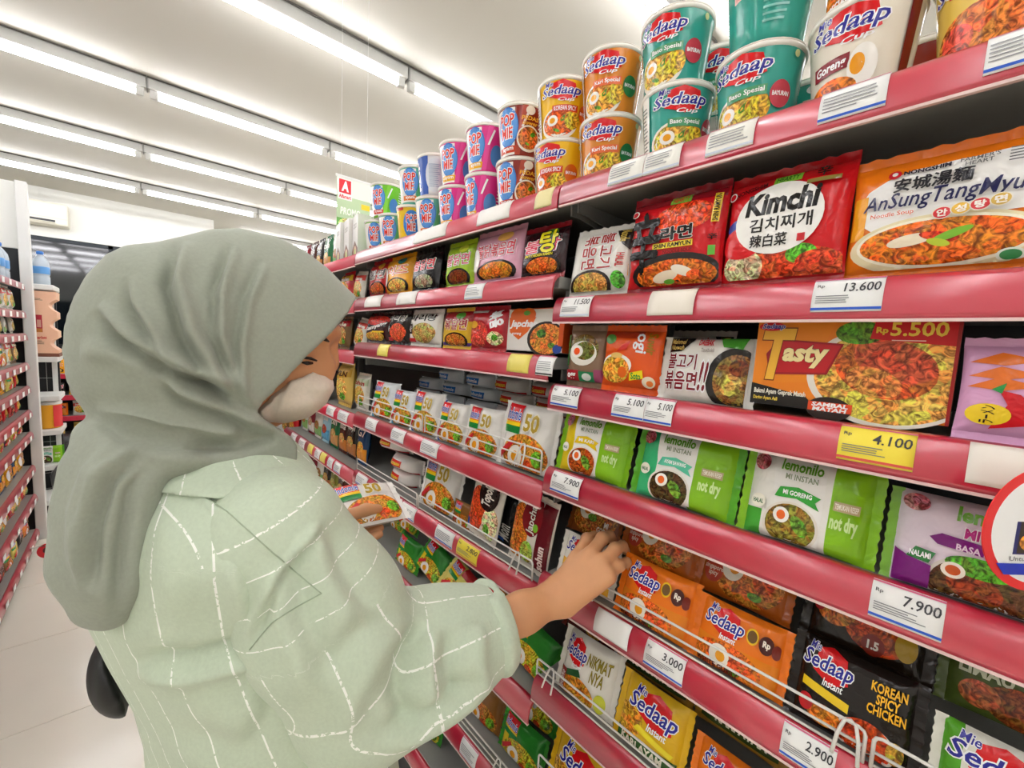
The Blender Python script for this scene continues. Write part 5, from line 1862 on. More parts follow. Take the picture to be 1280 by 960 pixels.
def fabric(name, col, stripe=None, weave=900, rough=.85, bstr=.12):
    m = bpy.data.materials.new(name)
    m.use_nodes = True
    nt = m.node_tree
    b = nt.nodes['Principled BSDF']
    b.inputs['Roughness'].default_value = rough
    b.inputs['Sheen Weight'].default_value = .15
    b.inputs['Specular IOR Level'].default_value = .2
    tc = nt.nodes.new('ShaderNodeTexCoord')
    n = nt.nodes.new('ShaderNodeTexNoise')
    n.inputs['Scale'].default_value = 260
    n.inputs['Detail'].default_value = 3
    nt.links.new(tc.outputs['Object'], n.inputs['Vector'])
    c = lin(col)
    mx = nt.nodes.new('ShaderNodeMix')
    mx.data_type = 'RGBA'
    mx.inputs['A'].default_value = (*[x * .90 for x in c], 1)
    mx.inputs['B'].default_value = (*[min(1, x * 1.10) for x in c], 1)
    nt.links.new(n.outputs['Fac'], mx.inputs['Factor'])
    out = mx.outputs['Result']
    if stripe:
        masks = []
        for nm, wd in (('su', stripe[1]), ('sv', stripe[2])):
            a = nt.nodes.new('ShaderNodeAttribute')
            a.attribute_name = nm
            fr = nt.nodes.new('ShaderNodeMath'); fr.operation = 'FRACT'
            nt.links.new(a.outputs['Fac'], fr.inputs[0])
            sb = nt.nodes.new('ShaderNodeMath'); sb.operation = 'SUBTRACT'; sb.inputs[1].default_value = .5
            nt.links.new(fr.outputs[0], sb.inputs[0])
            ab = nt.nodes.new('ShaderNodeMath'); ab.operation = 'ABSOLUTE'
            nt.links.new(sb.outputs[0], ab.inputs[0])
            lt = nt.nodes.new('ShaderNodeMath'); lt.operation = 'LESS_THAN'; lt.inputs[1].default_value = wd
            nt.links.new(ab.outputs[0], lt.inputs[0])
            masks.append(lt)
        mm = nt.nodes.new('ShaderNodeMath'); mm.operation = 'MAXIMUM'
        nt.links.new(masks[0].outputs[0], mm.inputs[0])
        nt.links.new(masks[1].outputs[0], mm.inputs[1])
        dn = nt.nodes.new('ShaderNodeTexNoise')
        dn.inputs['Scale'].default_value = 210
        nt.links.new(tc.outputs['Object'], dn.inputs['Vector'])
        gt = nt.nodes.new('ShaderNodeMath'); gt.operation = 'GREATER_THAN'; gt.inputs[1].default_value = .44
        nt.links.new(dn.outputs['Fac'], gt.inputs[0])
        mu = nt.nodes.new('ShaderNodeMath'); mu.operation = 'MULTIPLY'
        nt.links.new(mm.outputs[0], mu.inputs[0])
        nt.links.new(gt.outputs[0], mu.inputs[1])
        m2 = nt.nodes.new('ShaderNodeMix'); m2.data_type = 'RGBA'
        nt.links.new(mu.outputs[0], m2.inputs['Factor'])
        nt.links.new(out, m2.inputs['A'])
        m2.inputs['B'].default_value = (*lin(stripe[0]), 1)
        out = m2.outputs['Result']
    nt.links.new(out, b.inputs['Base Color'])
    w = nt.nodes.new('ShaderNodeTexNoise')
    w.inputs['Scale'].default_value = weave
    nt.links.new(tc.outputs['Object'], w.inputs['Vector'])
    bp = nt.nodes.new('ShaderNodeBump')
    bp.inputs['Strength'].default_value = bstr
    bp.inputs['Distance'].default_value = .001
    nt.links.new(w.outputs['Fac'], bp.inputs['Height'])
    nt.links.new(bp.outputs['Normal'], b.inputs['Normal'])
    return m

m_skin = mat('skin', '#d39a6e', .5, spec=.35, noise=(60, .05), bump=(240, .05, .001), sss=.12)
m_hijab = fabric('grey_green_veil_cloth', '#979c8e')
m_shirt = fabric('pale_green_linen', '#c2cfb8', ('#f8faf2', .018, .018))
m_mask = fabric('mask_fabric', '#e6dac9', weave=600)
YH = .65

person = empty('person', (.09, .65, 0), 'woman in a grey-green veil, beige mask and pale green shirt reaching to the shelf', 'person')
prof = lambda pts, Y=YH: [tuple(at(x, y, Y=Y)[[0, 2]]) for x, y in pts]

# --- veil
outer_px = [(438, 369), (425, 357), (404, 335), (372, 311), (341, 296), (297, 286), (260, 287), (229, 295), (194, 303), (156, 307), (132, 318), (107, 344), (91, 372), (81, 400), (77, 435), (80, 466), (88, 491), (101, 508), (112, 525), (128, 545), (160, 572)]
low_px = [(215, 582), (280, 588), (332, 578), (350, 560), (350, 540), (340, 528)]
face_px = [(322, 520), (314, 508), (335, 486), (372, 443), (419, 393)]
OUT, LOW = prof(outer_px), prof(low_px)
FACE = [tuple(at(x, y, Y=Y)[[0, 2]]) for (x, y), Y in zip(face_px, (.588, .583, .58, .590, .618))]
POLY = OUT + LOW + FACE
def infl(X, Z, edge, poly, W, D):
    d = seg_dist(X, Z, edge)
    return np.where(in_poly(X, Z, poly), W * np.sqrt(np.clip(1 - (1 - np.clip(d / D, 0, 1)) ** 2, 0, 1)), 0)
HC = (.128, YH, 1.415)
def f_head(P):
    a = ellip(P, HC, (.098, .068, .098), 25)
    b = ellip(P, (.158, YH, 1.352), (.052, .046, .058), 30)     # face and jaw
    F = smin(a, b, .03)
    F = smin(F, cone(P, (.085, YH, 1.34), (.07, YH, 1.22), .052, .056), .03)
    for s in (-1, 1):                                            # cheek, brow, eye socket
        F = smin(F, ellip(P, (.190, YH + s * .032, 1.372), (.020, .018, .018)), .02)
        F = smin(F, cone(P, (.218, YH + s * .012, 1.424), (.196, YH + s * .052, 1.428), .010, .010), .016)
        F = smax(F, -ellip(P, (.226, YH + s * .034, 1.398), (.016, .02, .012), 25), .012)
    F = smin(F, cone(P, (.216, YH, 1.414), (.222, YH, 1.378), .007, .009), .014)   # nose
    return F
def f_veil(P):
    X, Y, Z = P
    X2, Z2 = X[:, 0, :], Z[:, 0, :]
    X2, Z2 = np.broadcast_arrays(X2, Z2)
    Wz = np.interp(Z2, [1.18, 1.24, 1.30, 1.36, 1.42, 1.55], [.105, .092, .098, .108, .110, .102])
    w = infl(X2, Z2, OUT, POLY, 1.0, .115) * Wz
    ins = in_poly(X2, Z2, POLY)
    d = seg_dist(X2, Z2, POLY + POLY[:1])
    sd = np.where(ins, -d, d)
    F = smax(np.abs(Y - YH) - w[:, None, :], sd[:, None, :], .006)
    F = np.where(sd[:, None, :] > .004, np.maximum(F, sd[:, None, :]), F)
    F = np.maximum(F, -(ellip(P, (HC[0] + .01, HC[1], HC[2] - .012), (.104, .078, .104), 25)))
    F = np.maximum(F, -(ellip(P, (.185, YH, 1.345), (.074, .064, .085), 30)))
    # the tail that hangs down the back from the knot
    t = chain(P, [at(150, 548, Y=.60), at(130, 585, Y=.595), at(120, 640, Y=.585), at(117, 700, Y=.58), at(122, 752, Y=.58)], [.026, .026, .026, .027, .022], .03)
    t2 = chain(P, [at(178, 560, Y=.58), at(160, 600, Y=.565), at(148, 660, Y=.56), at(146, 720, Y=.555), at(142, 762, Y=.56)], [.024, .024, .024, .022, .018], .03)
    F = smin(F, smin(t, t2, .02), .018)
    # collar-like wrap around the neck
    F = smin(F, chain(P, [at(338, 556, Y=.60), at(290, 566, Y=.572), at(225, 566, Y=.565), at(165, 556, Y=.58), at(125, 545, Y=.62)], [.016, .019, .020, .022, .022], .02), .014)
    return F
V, Q = nets(f_veil, (-.14, .47, 1.0), (.275, .785, 1.565), .0027, 3)
veil_folds = [
    ([(318, 518), (288, 470), (270, 420), (272, 370), (292, 305)], 0.0109, 6.0, 'step'),
    ([(308, 515), (262, 470), (232, 415), (216, 355), (228, 300)], 0.0147, 8.5, 'step'),
    ([(300, 505), (265, 440), (262, 380), (285, 330)], 0.0062, 4.2, 'ridge'),
    ([(295, 490), (215, 462), (160, 425), (120, 385)], 0.0132, 7.6, 'step'),
    ([(290, 500), (205, 445), (165, 380), (160, 345)], 0.0078, 6.8, 'step'),
    ([(300, 495), (298, 430), (308, 375), (330, 325)], 0.0070, 5.1, 'step'),
    ([(340, 545), (290, 520), (225, 495), (195, 470)], 0.0109, 6.8, 'step'),
    ([(330, 552), (260, 545), (180, 530), (120, 520)], 0.0093, 8.5, 'step'),
    ([(346, 548), (320, 552), (290, 540)], 0.0093, 5.1, 'valley'),
    ([(190, 460), (140, 440), (100, 440)], 0.0070, 10.2, 'ridge'),
    ([(110, 520), (150, 545), (230, 560), (320, 560)], 0.0093, 6.8, 'valley'),
    ([(175, 560), (130, 600), (112, 660), (108, 740)], 0.0093, 6.8, 'step'),
    ([(190, 575), (160, 620), (150, 700), (146, 770)], 0.0109, 7.6, 'valley'),
    ([(150, 548), (112, 590), (95, 640), (92, 720)], 0.0062, 6.8, 'ridge'),
]
V = relax(creases(V, Q, veil_folds), Q, 1, .3)
cloth_obj('veil', V, Q, m_hijab, person)

# --- arms and hands
SR = np.array([.118, .505, 1.198]); ER = np.array([.207, .486, .975]); WR = at(694, 748, X=.495)
K = [at(721, 697, X=.548), at(738, 693, X=.553), at(752, 705, X=.552), at(761, 721, X=.547)]
PIP = [at(734, 674, X=.582), at(753, 673, X=.590), at(769, 686, X=.586), at(774, 707, X=.578)]
DIP = [p + np.array([.020, -.001, .000]) for p in PIP]
TIP = [p + np.array([.032, -.001, -.013]) for p in PIP]
def f_rarm(P):
    F = chain(P, [(.16, .49, 1.09), ER, .55 * ER + .45 * WR, .2 * ER + .8 * WR, WR], [.042, .037, .034, .0275, .0255], .02)
    palm = None
    for i, k in enumerate(K):
        b = WR + (k - WR) * .12 + (K[i] - K[1]) * .35
        f = cone(P, b, k, .0165, .0125)
        palm = f if palm is None else smin(palm, f, .014)
    F = smin(F, palm, .022)
    for i in range(4):
        r = [.0102, .0105, .0100, .0088][i]
        f = chain(P, [K[i] * .93 + WR * .07, PIP[i], DIP[i], TIP[i]], [r * 1.12, r * .98, r * .86, r * .76], .004)
        f = smin(f, ellip(P, PIP[i], (r * 1.08,) * 3), .004)
        F = smin(F, f, .006)
    th = chain(P, [WR + (K[0] - WR) * .25 + np.array([.004, .010, -.004]), K[0] * .45 + WR * .55 + np.array([.014, .022, -.016]), K[0] + np.array([.010, .020, -.034]), K[0] + np.array([.034, .012, -.030])], [.015, .0135, .011, .0085], .008)
    return smin(F, th, .010)
V1, Q1 = nets(f_rarm, (.10, .30, .90), (.66, .56, 1.15), .0024, 1)
LW = np.array([.215, .735, 1.073])
HP = np.array([.315, .735, 1.095])                         # middle of the held pack
def f_larm(P):
    F = chain(P, [(.06, .84, 1.06), (.12, .80, 1.02), LW], [.036, .033, .025], .02)
    F = smin(F, chain(P, [LW, (.250, .725, 1.082)], [.024, .020], .01), .015)
    F = smin(F, chain(P, [(.232, .715, 1.092), (.262, .700, 1.108), (.296, .690, 1.117), (.318, .689, 1.114)], [.015, .0125, .0105, .008], .006), .010)
    for i, (dy, L) in enumerate(((-.028, .070), (-.006, .082), (.016, .078), (.036, .062))):
        b = np.array([.250, .722 + dy, 1.070])
        F = smin(F, chain(P, [b, b + [L * .5, -.004, -.010], b + [L, -.006, -.004]], [.0115, .0098, .0078], .006), .008)
    return F
V2, Q2 = nets(f_larm, (.02, .64, .97), (.37, .90, 1.14), .003, 1)
V3, Q3 = nets(lambda P: f_head(P), (-.02, .55, 1.16), (.275, .75, 1.53), .003, 2)
# trunk, legs and feet under the clothes
def f_trunk(P):
    F = chain(P, [(.07, .65, 1.24), (.085, .66, 1.10), (.135, .665, .92)], [.06, .08, .09], .05)
    for s in (-1, 1):
        F = smin(F, chain(P, [(.15, .665 + s * .07, .88), (.15, .665 + s * .075, .48), (.145, .665 + s * .075, .09)], [.085, .06, .045], .04), .03)
        F = smin(F, cone(P, (.135, .665 + s * .075, .052), (.275, .665 + s * .085, .042), .04, .034), .03)
    return smax(F, -P[2] + .008, .006)
V4, Q4 = nets(f_trunk, (-.08, .48, 0.0), (.34, .85, 1.32), .008, 2)
Vb, Qb, n = [], [], 0
for v, q in ((V1, Q1), (V2, Q2), (V3, Q3), (V4, Q4)):
    Vb.append(v); Qb.append(q + n); n += len(v)
cloth_obj('body', np.concatenate(Vb), np.concatenate(Qb), m_skin, person)

# --- mask over nose and mouth, with its ear loop
mk_px = [(350, 473), (372, 466), (398, 452), (407, 458), (418, 474), (419, 486), (408, 507), (386, 524), (358, 531), (338, 531), (321, 520)]
mk_back = [(314, 508), (333, 490)]
MO, MB_ = prof(mk_px[2:] , .63), prof(mk_px[:3] + mk_px[-1:], .63)
MPOLY = prof(mk_px + mk_back, .63)
def f_mask(P):
    X, Y, Z = P
    X2, Z2 = np.broadcast_arrays(X[:, 0, :], Z[:, 0, :])
    w = infl(X2, Z2, prof(mk_px[2:10], .63), MPOLY, .070, .050)
    d = seg_dist(X2, Z2, MPOLY + MPOLY[:1])
    sd = np.where(in_poly(X2, Z2, MPOLY), -d, d)
    return smax(np.abs(Y - YH) - w[:, None, :], sd[:, None, :], .003)
V, Q = nets(f_mask, (.10, .56, 1.27), (.26, .74, 1.42), .0025, 2)
V = creases(V, Q, [([(340, 523), (352, 495), (366, 470)], .0022, 4, 'step'), ([(385, 488), (400, 482), (414, 476)], .0025, 7, 'ridge'), ([(350, 505), (375, 500), (405, 497)], .0016, 8, 'step')])
mk = cloth_obj('mask', V, Q, m_mask, person)
lp = MB().tube([at(320, 507, Y=.592), at(329, 494, Y=.586), at(337, 486, Y=.584), at(330, 500, Y=.582)], .0014, 6)
child_at(lp.build('ear_loop', m_mask), person)
# eyebrow, lashes and eye on the side that shows
m_hair = mat('dark_hair', '#16100d', .6)
def surf_y(x, z):
    ys = np.linspace(.55, .65, 200)
    f = f_head((np.full((200, 1, 1), x), ys.reshape(200, 1, 1), np.full((200, 1, 1), z))).ravel()
    i = np.argmax(f < 0)
    return ys[i]
def face_curve(pts, r, name, m, lift=.0015, Y=.60):
    q = []
    for x, y in pts:
        p = at(x, y, Y=Y)
        for _ in range(4):
            p = at(x, y, Y=surf_y(p[0], p[2]) - lift)
        q.append(p)
    child_at(MB().tube(q, r, 6).build(name, m), person)
try:
    face_curve([(374, 428), (383, 424), (395, 422), (406, 424), (411, 427)], [.0016, .0030, .0034, .0028, .0012], 'eyebrow', m_hair)
    face_curve([(372, 449), (380, 447), (388, 448), (396, 451)], [.0008, .0020, .0022, .0012], 'eyelash', m_hair)
    face_curve([(377, 453), (384, 454), (391, 454)], [.0012, .0030, .0016], 'eye', mat('eye_dark', '#2a1c18', .2), lift=.0005)
except Exception as ex:
    print('face detail skipped', ex)

# --- shirt
YAW = math.radians(20)
cb, sb_ = math.cos(YAW), math.sin(YAW)
TZ = [.66, .74, .84, .92, 1.00, 1.10, 1.18, 1.220, 1.256, 1.285]
TCX = [.150, .148, .140, .124, .100, .074, .066, .066, .068, .072]
TA = [.138, .136, .130, .126, .126, .126, .120, .110, .092, .070]
TB = [.212, .210, .204, .198, .195, .194, .188, .170, .132, .092]
def torso_local(X, Y, Z):
    cx = np.interp(Z, TZ, TCX)
    dx, dy = X - cx, Y - .662
    return dx * cb + dy * sb_, -dx * sb_ + dy * cb          # forward, left
def f_shirt(P):
    X, Y, Z = P
    u, v = torso_local(X, Y, Z)
    a, b = np.interp(Z, TZ, TA), np.interp(Z, TZ, TB)
    F = ((np.abs(u / a) ** 2.3 + np.abs(v / b) ** 2.3) ** (1 / 2.3) - 1) * np.minimum(a, b)
    F = smax(F, Z - 1.288, .02)
    F = np.maximum(F, .67 - Z)
    for s, sh in ((-1, SR), (1, np.array([-.005, .835, 1.195]))):
        F = smin(F, ellip(P, sh + np.array([-.012, s * -.004, -.012]), (.070, .060, .056)), .05)
    return F
V, Q = nets(f_shirt, (-.16, .40, .655), (.30, .92, 1.30), .0052, 3)
shirt_folds = [
    ([(165, 832), (235, 834), (300, 818), (340, 800)], .012, 10, 'step'),
    ([(290, 690), (320, 760), (345, 830)], .006, 12, 'step'),
    ([(230, 860), (300, 905), (340, 850)], .006, 14, 'ridge'),
    ([(200, 620), (215, 720), (180, 830)], .004, 16, 'ridge'),
    ([(255, 640), (275, 700), (262, 800)], .004, 14, 'valley'),
    ([(150, 860), (200, 920), (300, 955)], .006, 14, 'step'),
    ([(340, 840), (330, 900), (300, 955)], .007, 12, 'valley'),
    ([(215, 592), (300, 650), (400, 745)], .0045, 4, 'step'),
]
V = creases(V, Q, shirt_folds)
u, v = torso_local(V[:, 0], V[:, 1], V[:, 2])
ang = np.arctan2(v, -u)                                      # wraps at the front
su = ang * .155 / .048 + .2
sv = V[:, 2] * 0.0
sv = np.where(V[:, 2] > 1.19, (u + .2) / .045, 0.0)
SHIRTV, SHIRTQ = V, Q
cloth_obj('shirt', V, Q, m_shirt, person, {'su': su, 'sv': sv})

# sleeves
def sleeve(name, pts, rs, lo, hi, folds, ref, end_cut, h=.0046):
    pts = [np.asarray(p, float) for p in pts]
    def f(P):
        X, Y, Z = P
        F = chain(P, pts, rs, .045)
        a, b = pts[-2], pts[-1]
        d = (b - a) / np.linalg.norm(b - a)
        cut = (X - b[0]) * d[0] + (Y - b[1]) * d[1] + (Z - b[2]) * d[2] - end_cut
        F = smax(F, cut, .008)
        # hollow mouth
        return smax(F, -smax(cone(P, b - d * .06, b + d * .10, rs[-1] - .012, rs[-1] - .010), -(cut + .05), .01), .004)
    V, Q = nets(f, lo, hi, h, 3)
    V = creases(V, Q, folds)
    # stripe coordinates: along the arm and around it
    sw_, cs_, sn_, ss_ = (np.zeros(len(V)) for _ in range(4))
    L = 0
    for i in range(len(pts) - 1):
        a, b = pts[i], pts[i + 1]
        d = b - a
        l = np.linalg.norm(d)
        d = d / l
        t0 = (V - a) @ d
        t = np.clip(t0, -.03, l + .03)
        q = V - a - t0[:, None] * d
        dist = np.linalg.norm(V - a - np.clip(t0, 0, l)[:, None] * d, axis=1)
        e1 = ref - d * (ref @ d)
        e1 /= np.linalg.norm(e1)
        e2 = np.cross(d, e1)
        wt = np.exp(-((dist / .022) ** 1.5))
        g = np.arctan2(q @ e2, -(q @ e1))
        sw_ += wt
        ss_ += wt * (L + t)
        cs_ += wt * np.cos(g)
        sn_ += wt * np.sin(g)
        L += l
    s_, ph_ = ss_ / sw_, np.arctan2(sn_, cs_)
    return V, Q, s_, ph_
toward = np.array([.15, -.85, .45])
CU_R = .64 * WR + .36 * ER
Rpts = [SR + np.array([-.004, .006, -.004]), (.165, .494, 1.085), ER + np.array([.004, 0, -.004]), .5 * (ER + CU_R), CU_R]
Rr = [.074, .082, .080, .076, .060]
sleeve_folds = [
    ([(530, 778), (505, 815), (500, 870), (515, 920)], 0.0159, 9, 'valley'),
    ([(545, 785), (535, 830), (540, 890)], 0.0116, 8, 'ridge'),
    ([(565, 785), (560, 830), (575, 885)], 0.0116, 8, 'valley'),
    ([(515, 770), (475, 810), (440, 870), (430, 925)], 0.0116, 12, 'ridge'),
    ([(500, 765), (450, 790), (400, 850)], 0.0087, 12, 'valley'),
    ([(600, 780), (598, 830), (608, 870)], 0.0087, 7, 'ridge'),
    ([(350, 700), (370, 780), (400, 860)], 0.0072, 14, 'step'),
    ([(400, 650), (420, 720), (460, 780)], 0.0072, 14, 'step'),
    ([(405, 655), (350, 720), (312, 800)], 0.0065, 5, 'step'),
    ([(470, 930), (540, 900), (610, 850)], 0.0087, 10, 'step'),
]
V, Q, s_, ph_ = sleeve('sleeve', Rpts, Rr, (.02, .36, .86), (.50, .60, 1.30), sleeve_folds, -toward, .0)
SLV, SLQ = V, Q
cloth_obj('sleeve', V, Q, m_shirt, person, {'su': np.where(s_ < .105, 0, ph_ * .075 / .056 + .3), 'sv': np.where(s_ < .105, s_ / .036 + .3, s_ / .115 + .75)})
Lpts = [(.0, .832, 1.19), (.03, .865, 1.09), (.075, .85, 1.035), (.13, .80, 1.03), (.165, .772, 1.045)]
V, Q, s_, ph_ = sleeve('sleeve', Lpts, [.068, .070, .066, .058, .052], (-.10, .68, .93), (.25, .97, 1.29), [], np.array([0, 1.0, 0]), .0, .006)
cloth_obj('sleeve', V, Q, m_shirt, person, {'su': ph_ * .07 / .056, 'sv': s_ / .105})
# rolled cuff: a thick turned-back band
def f_cuff(P):
    X, Y, Z = P
    d = (WR - ER) / np.linalg.norm(WR - ER)
    c = CU_R - d * .012
    x, y, z = X - c[0], Y - c[1], Z - c[2]
    t = x * d[0] + y * d[1] + z * d[2]
    r = np.sqrt(np.maximum(x * x + y * y + z * z - t * t, 0))
    rr = .0615 + .0025 * np.sin(t * 220) - .10 * np.clip(t, -.04, .04) * .5
    return smax(np.abs(r - rr) - .0045, np.abs(t) - .024, .006)
V, Q = nets(f_cuff, (.33, .34, .86), (.52, .54, 1.06), .0034, 2)
V = creases(V, Q, [([(618, 768), (612, 810), (622, 862)], .003, 5, 'step'), ([(632, 775), (640, 815), (634, 855)], .003, 6, 'ridge')])
dd = (WR - ER) / np.linalg.norm(WR - ER)
cloth_obj('cuff', V, Q, m_shirt, person, {'su': np.zeros(len(V)), 'sv': ((V - CU_R) @ dd) / .06 + .05})
# folded collar at the nape
def f_collar(P):
    return smax(f_shirt(P) - .0055, 1.2465 - P[2] - .05 * (P[0] - .05), .002)
V, Q = nets(f_collar, (-.08, .50, 1.22), (.20, .82, 1.31), .0036, 2)
cloth_obj('collar', V, Q, m_shirt, person, {'su': np.arctan2(V[:, 1] - .655, V[:, 0] - .07) * .115 / .045 + .3, 'sv': V[:, 2] * 0})
# sewn seams: yoke, armhole and sleeve, lying on the cloth
from mathutils.bvhtree import BVHTree
_all = np.concatenate([SHIRTV, SLV])
_bv = BVHTree.FromPolygons([tuple(v) for v in _all], [tuple(map(int, q)) for q in np.concatenate([SHIRTQ, SLQ + len(SHIRTV)])])
m_seam = mat('seam_thread', '#a3b298', .8)
def seam(pts):
    q, n = [], 26
    d = np.concatenate([[0], np.cumsum([math.hypot(b[0] - a[0], b[1] - a[1]) for a, b in zip(pts[:-1], pts[1:])])])
    for s in np.linspace(0, d[-1], n):
        x, y = np.interp(s, d, [p[0] for p in pts]), np.interp(s, d, [p[1] for p in pts])
        r = Vector(((x - 640) / FPX * CR - (y - 480) / FPX * CU + CF)).normalized()
        hit = _bv.ray_cast(Vector((0, 0, CAMH)), r)
        if hit[0] is not None:
            q.append(hit[0] + hit[1] * .0002)
    if len(q) > 3:
        child_at(MB().tube(q, .0007, 5).build('seam', m_seam), person)
seam([(232, 606), (285, 640), (340, 690), (402, 742)])
seam([(402, 742), (372, 758), (340, 778), (312, 812)])
# trousers and shoes, below the picture
def f_trous(P):
    F = None
    for s in (-1, 1):
        f = chain(P, [(.15, .665 + s * .072, .86), (.15, .665 + s * .08, .45), (.145, .665 + s * .082, .07)], [.115, .09, .078], .04)
        F = f if F is None else smin(F, f, .03)
    return smax(smax(F, .06 - P[2], .004), P[2] - .90, .01)
V, Q = nets(f_trous, (0, .46, .04), (.31, .87, .92), .010, 2)
cloth_obj('trousers', V, Q, fabric('dark_trouser_cloth', '#2c3034'), person)
m_shoe = mat('shoe', '#23211f', .5)
for s in (-1, 1):
    V, Q = nets(lambda P: smax(smin(cone(P, (.12, .665 + s * .077, .05), (.28, .665 + s * .087, .046), .05, .044), cone(P, (.13, .665 + s * .077, .06), (.13, .665 + s * .077, .10), .05, .05), .03), .002 - P[2], .006), (.04, .665 + s * .08 - .08, -.004), (.35, .665 + s * .08 + .08, .17), .007, 2)
    cloth_obj('shoe', V, Q, m_shoe, person)

# --- shoulder bag at her back and the pack in her left hand
bc = at(150, 834, Y=.77)
bag = empty('shoulder_bag', tuple(bc), 'black shoulder bag showing behind the woman\'s back', 'bag')
V, Q = nets(lambda P: smax(smax(ellip(P, bc + np.array([.012, 0, 0]), (.046, .080, .058)), np.abs(P[1] - bc[1]) - .07, .02), -(f_shirt(P) - .006), .004), bc - [.06, .10, .08], bc + [.10, .10, .08], .005, 2)
o = link('bag_body', mesh('bag_body', V, Q, m_black, True)); child_at(o, bag)
child_at(MB().tube([bc + np.array([0, .03, .05]), (-.075, .80, 1.14), (-.085, .83, 1.21), (-.05, .84, 1.272), (.02, .845, 1.275), (.08, .855, 1.24)], .005, 8).build('strap', m_black), bag)
hp = inst('indo_red', tuple(HP + np.array([-.005, -.056, -.012])), 84, 72, 0, .92, None, None, 'held in her left hand')
hp['label'] = 'white Indomie pack with fried egg print held in the woman\'s left hand'

# ------------------------------------------------------------------ gondola on the left of the aisle
LX = -.50
LZ = [1.650, 1.480, 1.345, 1.165, 1.020, .870, .730, .515, .325, .095]
ly0, ly1 = 1.60, 3.93
lg = empty('shelf_bay', (-.70, 2.8, 0), 'red-railed gondola at the left edge with a tall white post', 'shelf unit')
P_ = lambda mb, n, m: child_at(mb.build(n, m), lg)
P_(MB().box(-.93, -.92, ly0, ly1, 0, 1.95), 'back_panel', m_back)
P_(MB().box(-.91, -.55, ly0, ly1, 0, .05), 'plinth', m_back)
P_(MB().box(-.505, -.455, 3.965, 4.015, 0, 2.26, .004), 'post', m_white)
P_(MB().box(-1.9, -.46, 4.02, 4.05, 1.86, 2.26, .004), 'header_board', m_wall)
P_(MB().box(-1.9, -.51, 4.03, 4.045, .05, 1.86), 'end_panel', m_dark)
for z in LZ:
    s = child_at(MB().box(-.90, LX - .002, ly0, ly1, z - .026, z - .004, .002).build('shelf', m_shelf), lg)
    r = MB().extrude_y([(LX - x, z + zz) for x, zz in PROF] + [(LX + .0150, z - .0445), (LX + .0150, z - .033), (LX + .012, z - .018), (LX + .004, z - .0085)], ly0, ly1 - .004, smooth=True).build('price_rail', m_rail)
    r.parent = s
    for k in range(7):
        y = 2.75 + k * .17 + (z * 7 % .05)
        t = MB().box(LX + .0195, LX + .0203, y, y + .055, z - .040, z - .012).build('ticket', mat('ticket_white', '#efefec', .5))
        t.parent = s
ORD = ['top', 'second', 'third', 'fourth', 'fifth', 'sixth', 'seventh', 'eighth', 'ninth', 'lowest']
NTH = ['first', 'second', 'third', 'fourth', 'fifth', 'sixth']
lk = [None, ['snack_cream', 'snack_white'], ['snack_gold', 'sach_white', 'snack_cream'], ['snack_brown', 'indo_red', 'snack_white'],
      ['indo_yellow', 'snack_red', 'bul_yellow'], ['bul_yellow', 'snack_red', 'indo_yellow', 'bul_red'], ['indo_yellow', 'sach_maroon', 'indo_mag', 'bul_yellow'],
      ['indo_blue', 'sach_navy', 'indo_mag', 'bul_yellow'], ['snack_red', 'bul_red', 'bul_yellow', 'snack_brown'], ['indo_brown', 'bul_black', 'bul_red', 'indo_yellow', 'sed_orange_pack']]
SHORT = {'snack_cream': 'cream bag', 'snack_white': 'white bag', 'snack_gold': 'gold bag', 'sach_white': 'whitish sachet strip', 'snack_brown': 'brown bag', 'indo_red': 'white and red pack',
         'indo_yellow': 'pale yellow pack', 'snack_red': 'red bag', 'bul_yellow': 'golden pack', 'bul_red': 'dark red pack', 'sach_maroon': 'maroon sachet strip', 'indo_mag': 'purple pack',
         'indo_blue': 'white and blue pack', 'sach_navy': 'navy sachet bag', 'indo_brown': 'brown pack', 'bul_black': 'black pack', 'sed_orange_pack': 'orange pack'}
for si in range(1, 10):
    gap = LZ[si - 1] - LZ[si] - .034
    for k in range(6):
        key = lk[si][(k * 2 + si) % len(lk[si])]
        d = DS[key]
        s = min(1.15, gap / d.h)
        inst(key, (LX - .035, 3.84 - .165 * k, LZ[si] - .0025), 180 + RNG.uniform(-4, 4), 6, 0, s,
             f'{SHORT[key]} on the left gondola, {ORD[si]} shelf, {NTH[k]} from the white post', 'goods on the left gondola')
# water bottles on its top shelf and beside the post
m_pet = mat('clear_bottle', '#cfdce6', .12, spec=.6, alpha=.75)
m_cap = mat('blue_cap', '#2f74c8', .4)
m_band = mat('bottle_band', '#5a9ad8', .4)
def bottle(loc, label):
    r = empty('water_bottle', loc, label, 'bottle', 'water bottles')
    MB().lathe([(.036, 0), (.041, .006), (.041, .05), (.038, .056), (.041, .062), (.041, .125), (.037, .15), (.022, .176), (.0135, .188), (.0135, .198)], 20).build('bottle_body', m_pet, r)
    MB().lathe([(.0415, .068), (.0418, .07), (.0418, .112), (.0415, .114)], 20).build('label_band', m_band, r)
    MB().lathe([(.0155, .193), (.0165, .196), (.0165, .210), (.014, .213)], 16).build('cap', m_cap, r)
for i, y in enumerate((3.80, 3.68, 3.56, 3.44, 3.32)):
    bottle((LX - .06, y, LZ[0] - .0035), f'clear water bottle with blue cap on the left top shelf, {NTH[i]} from the post')
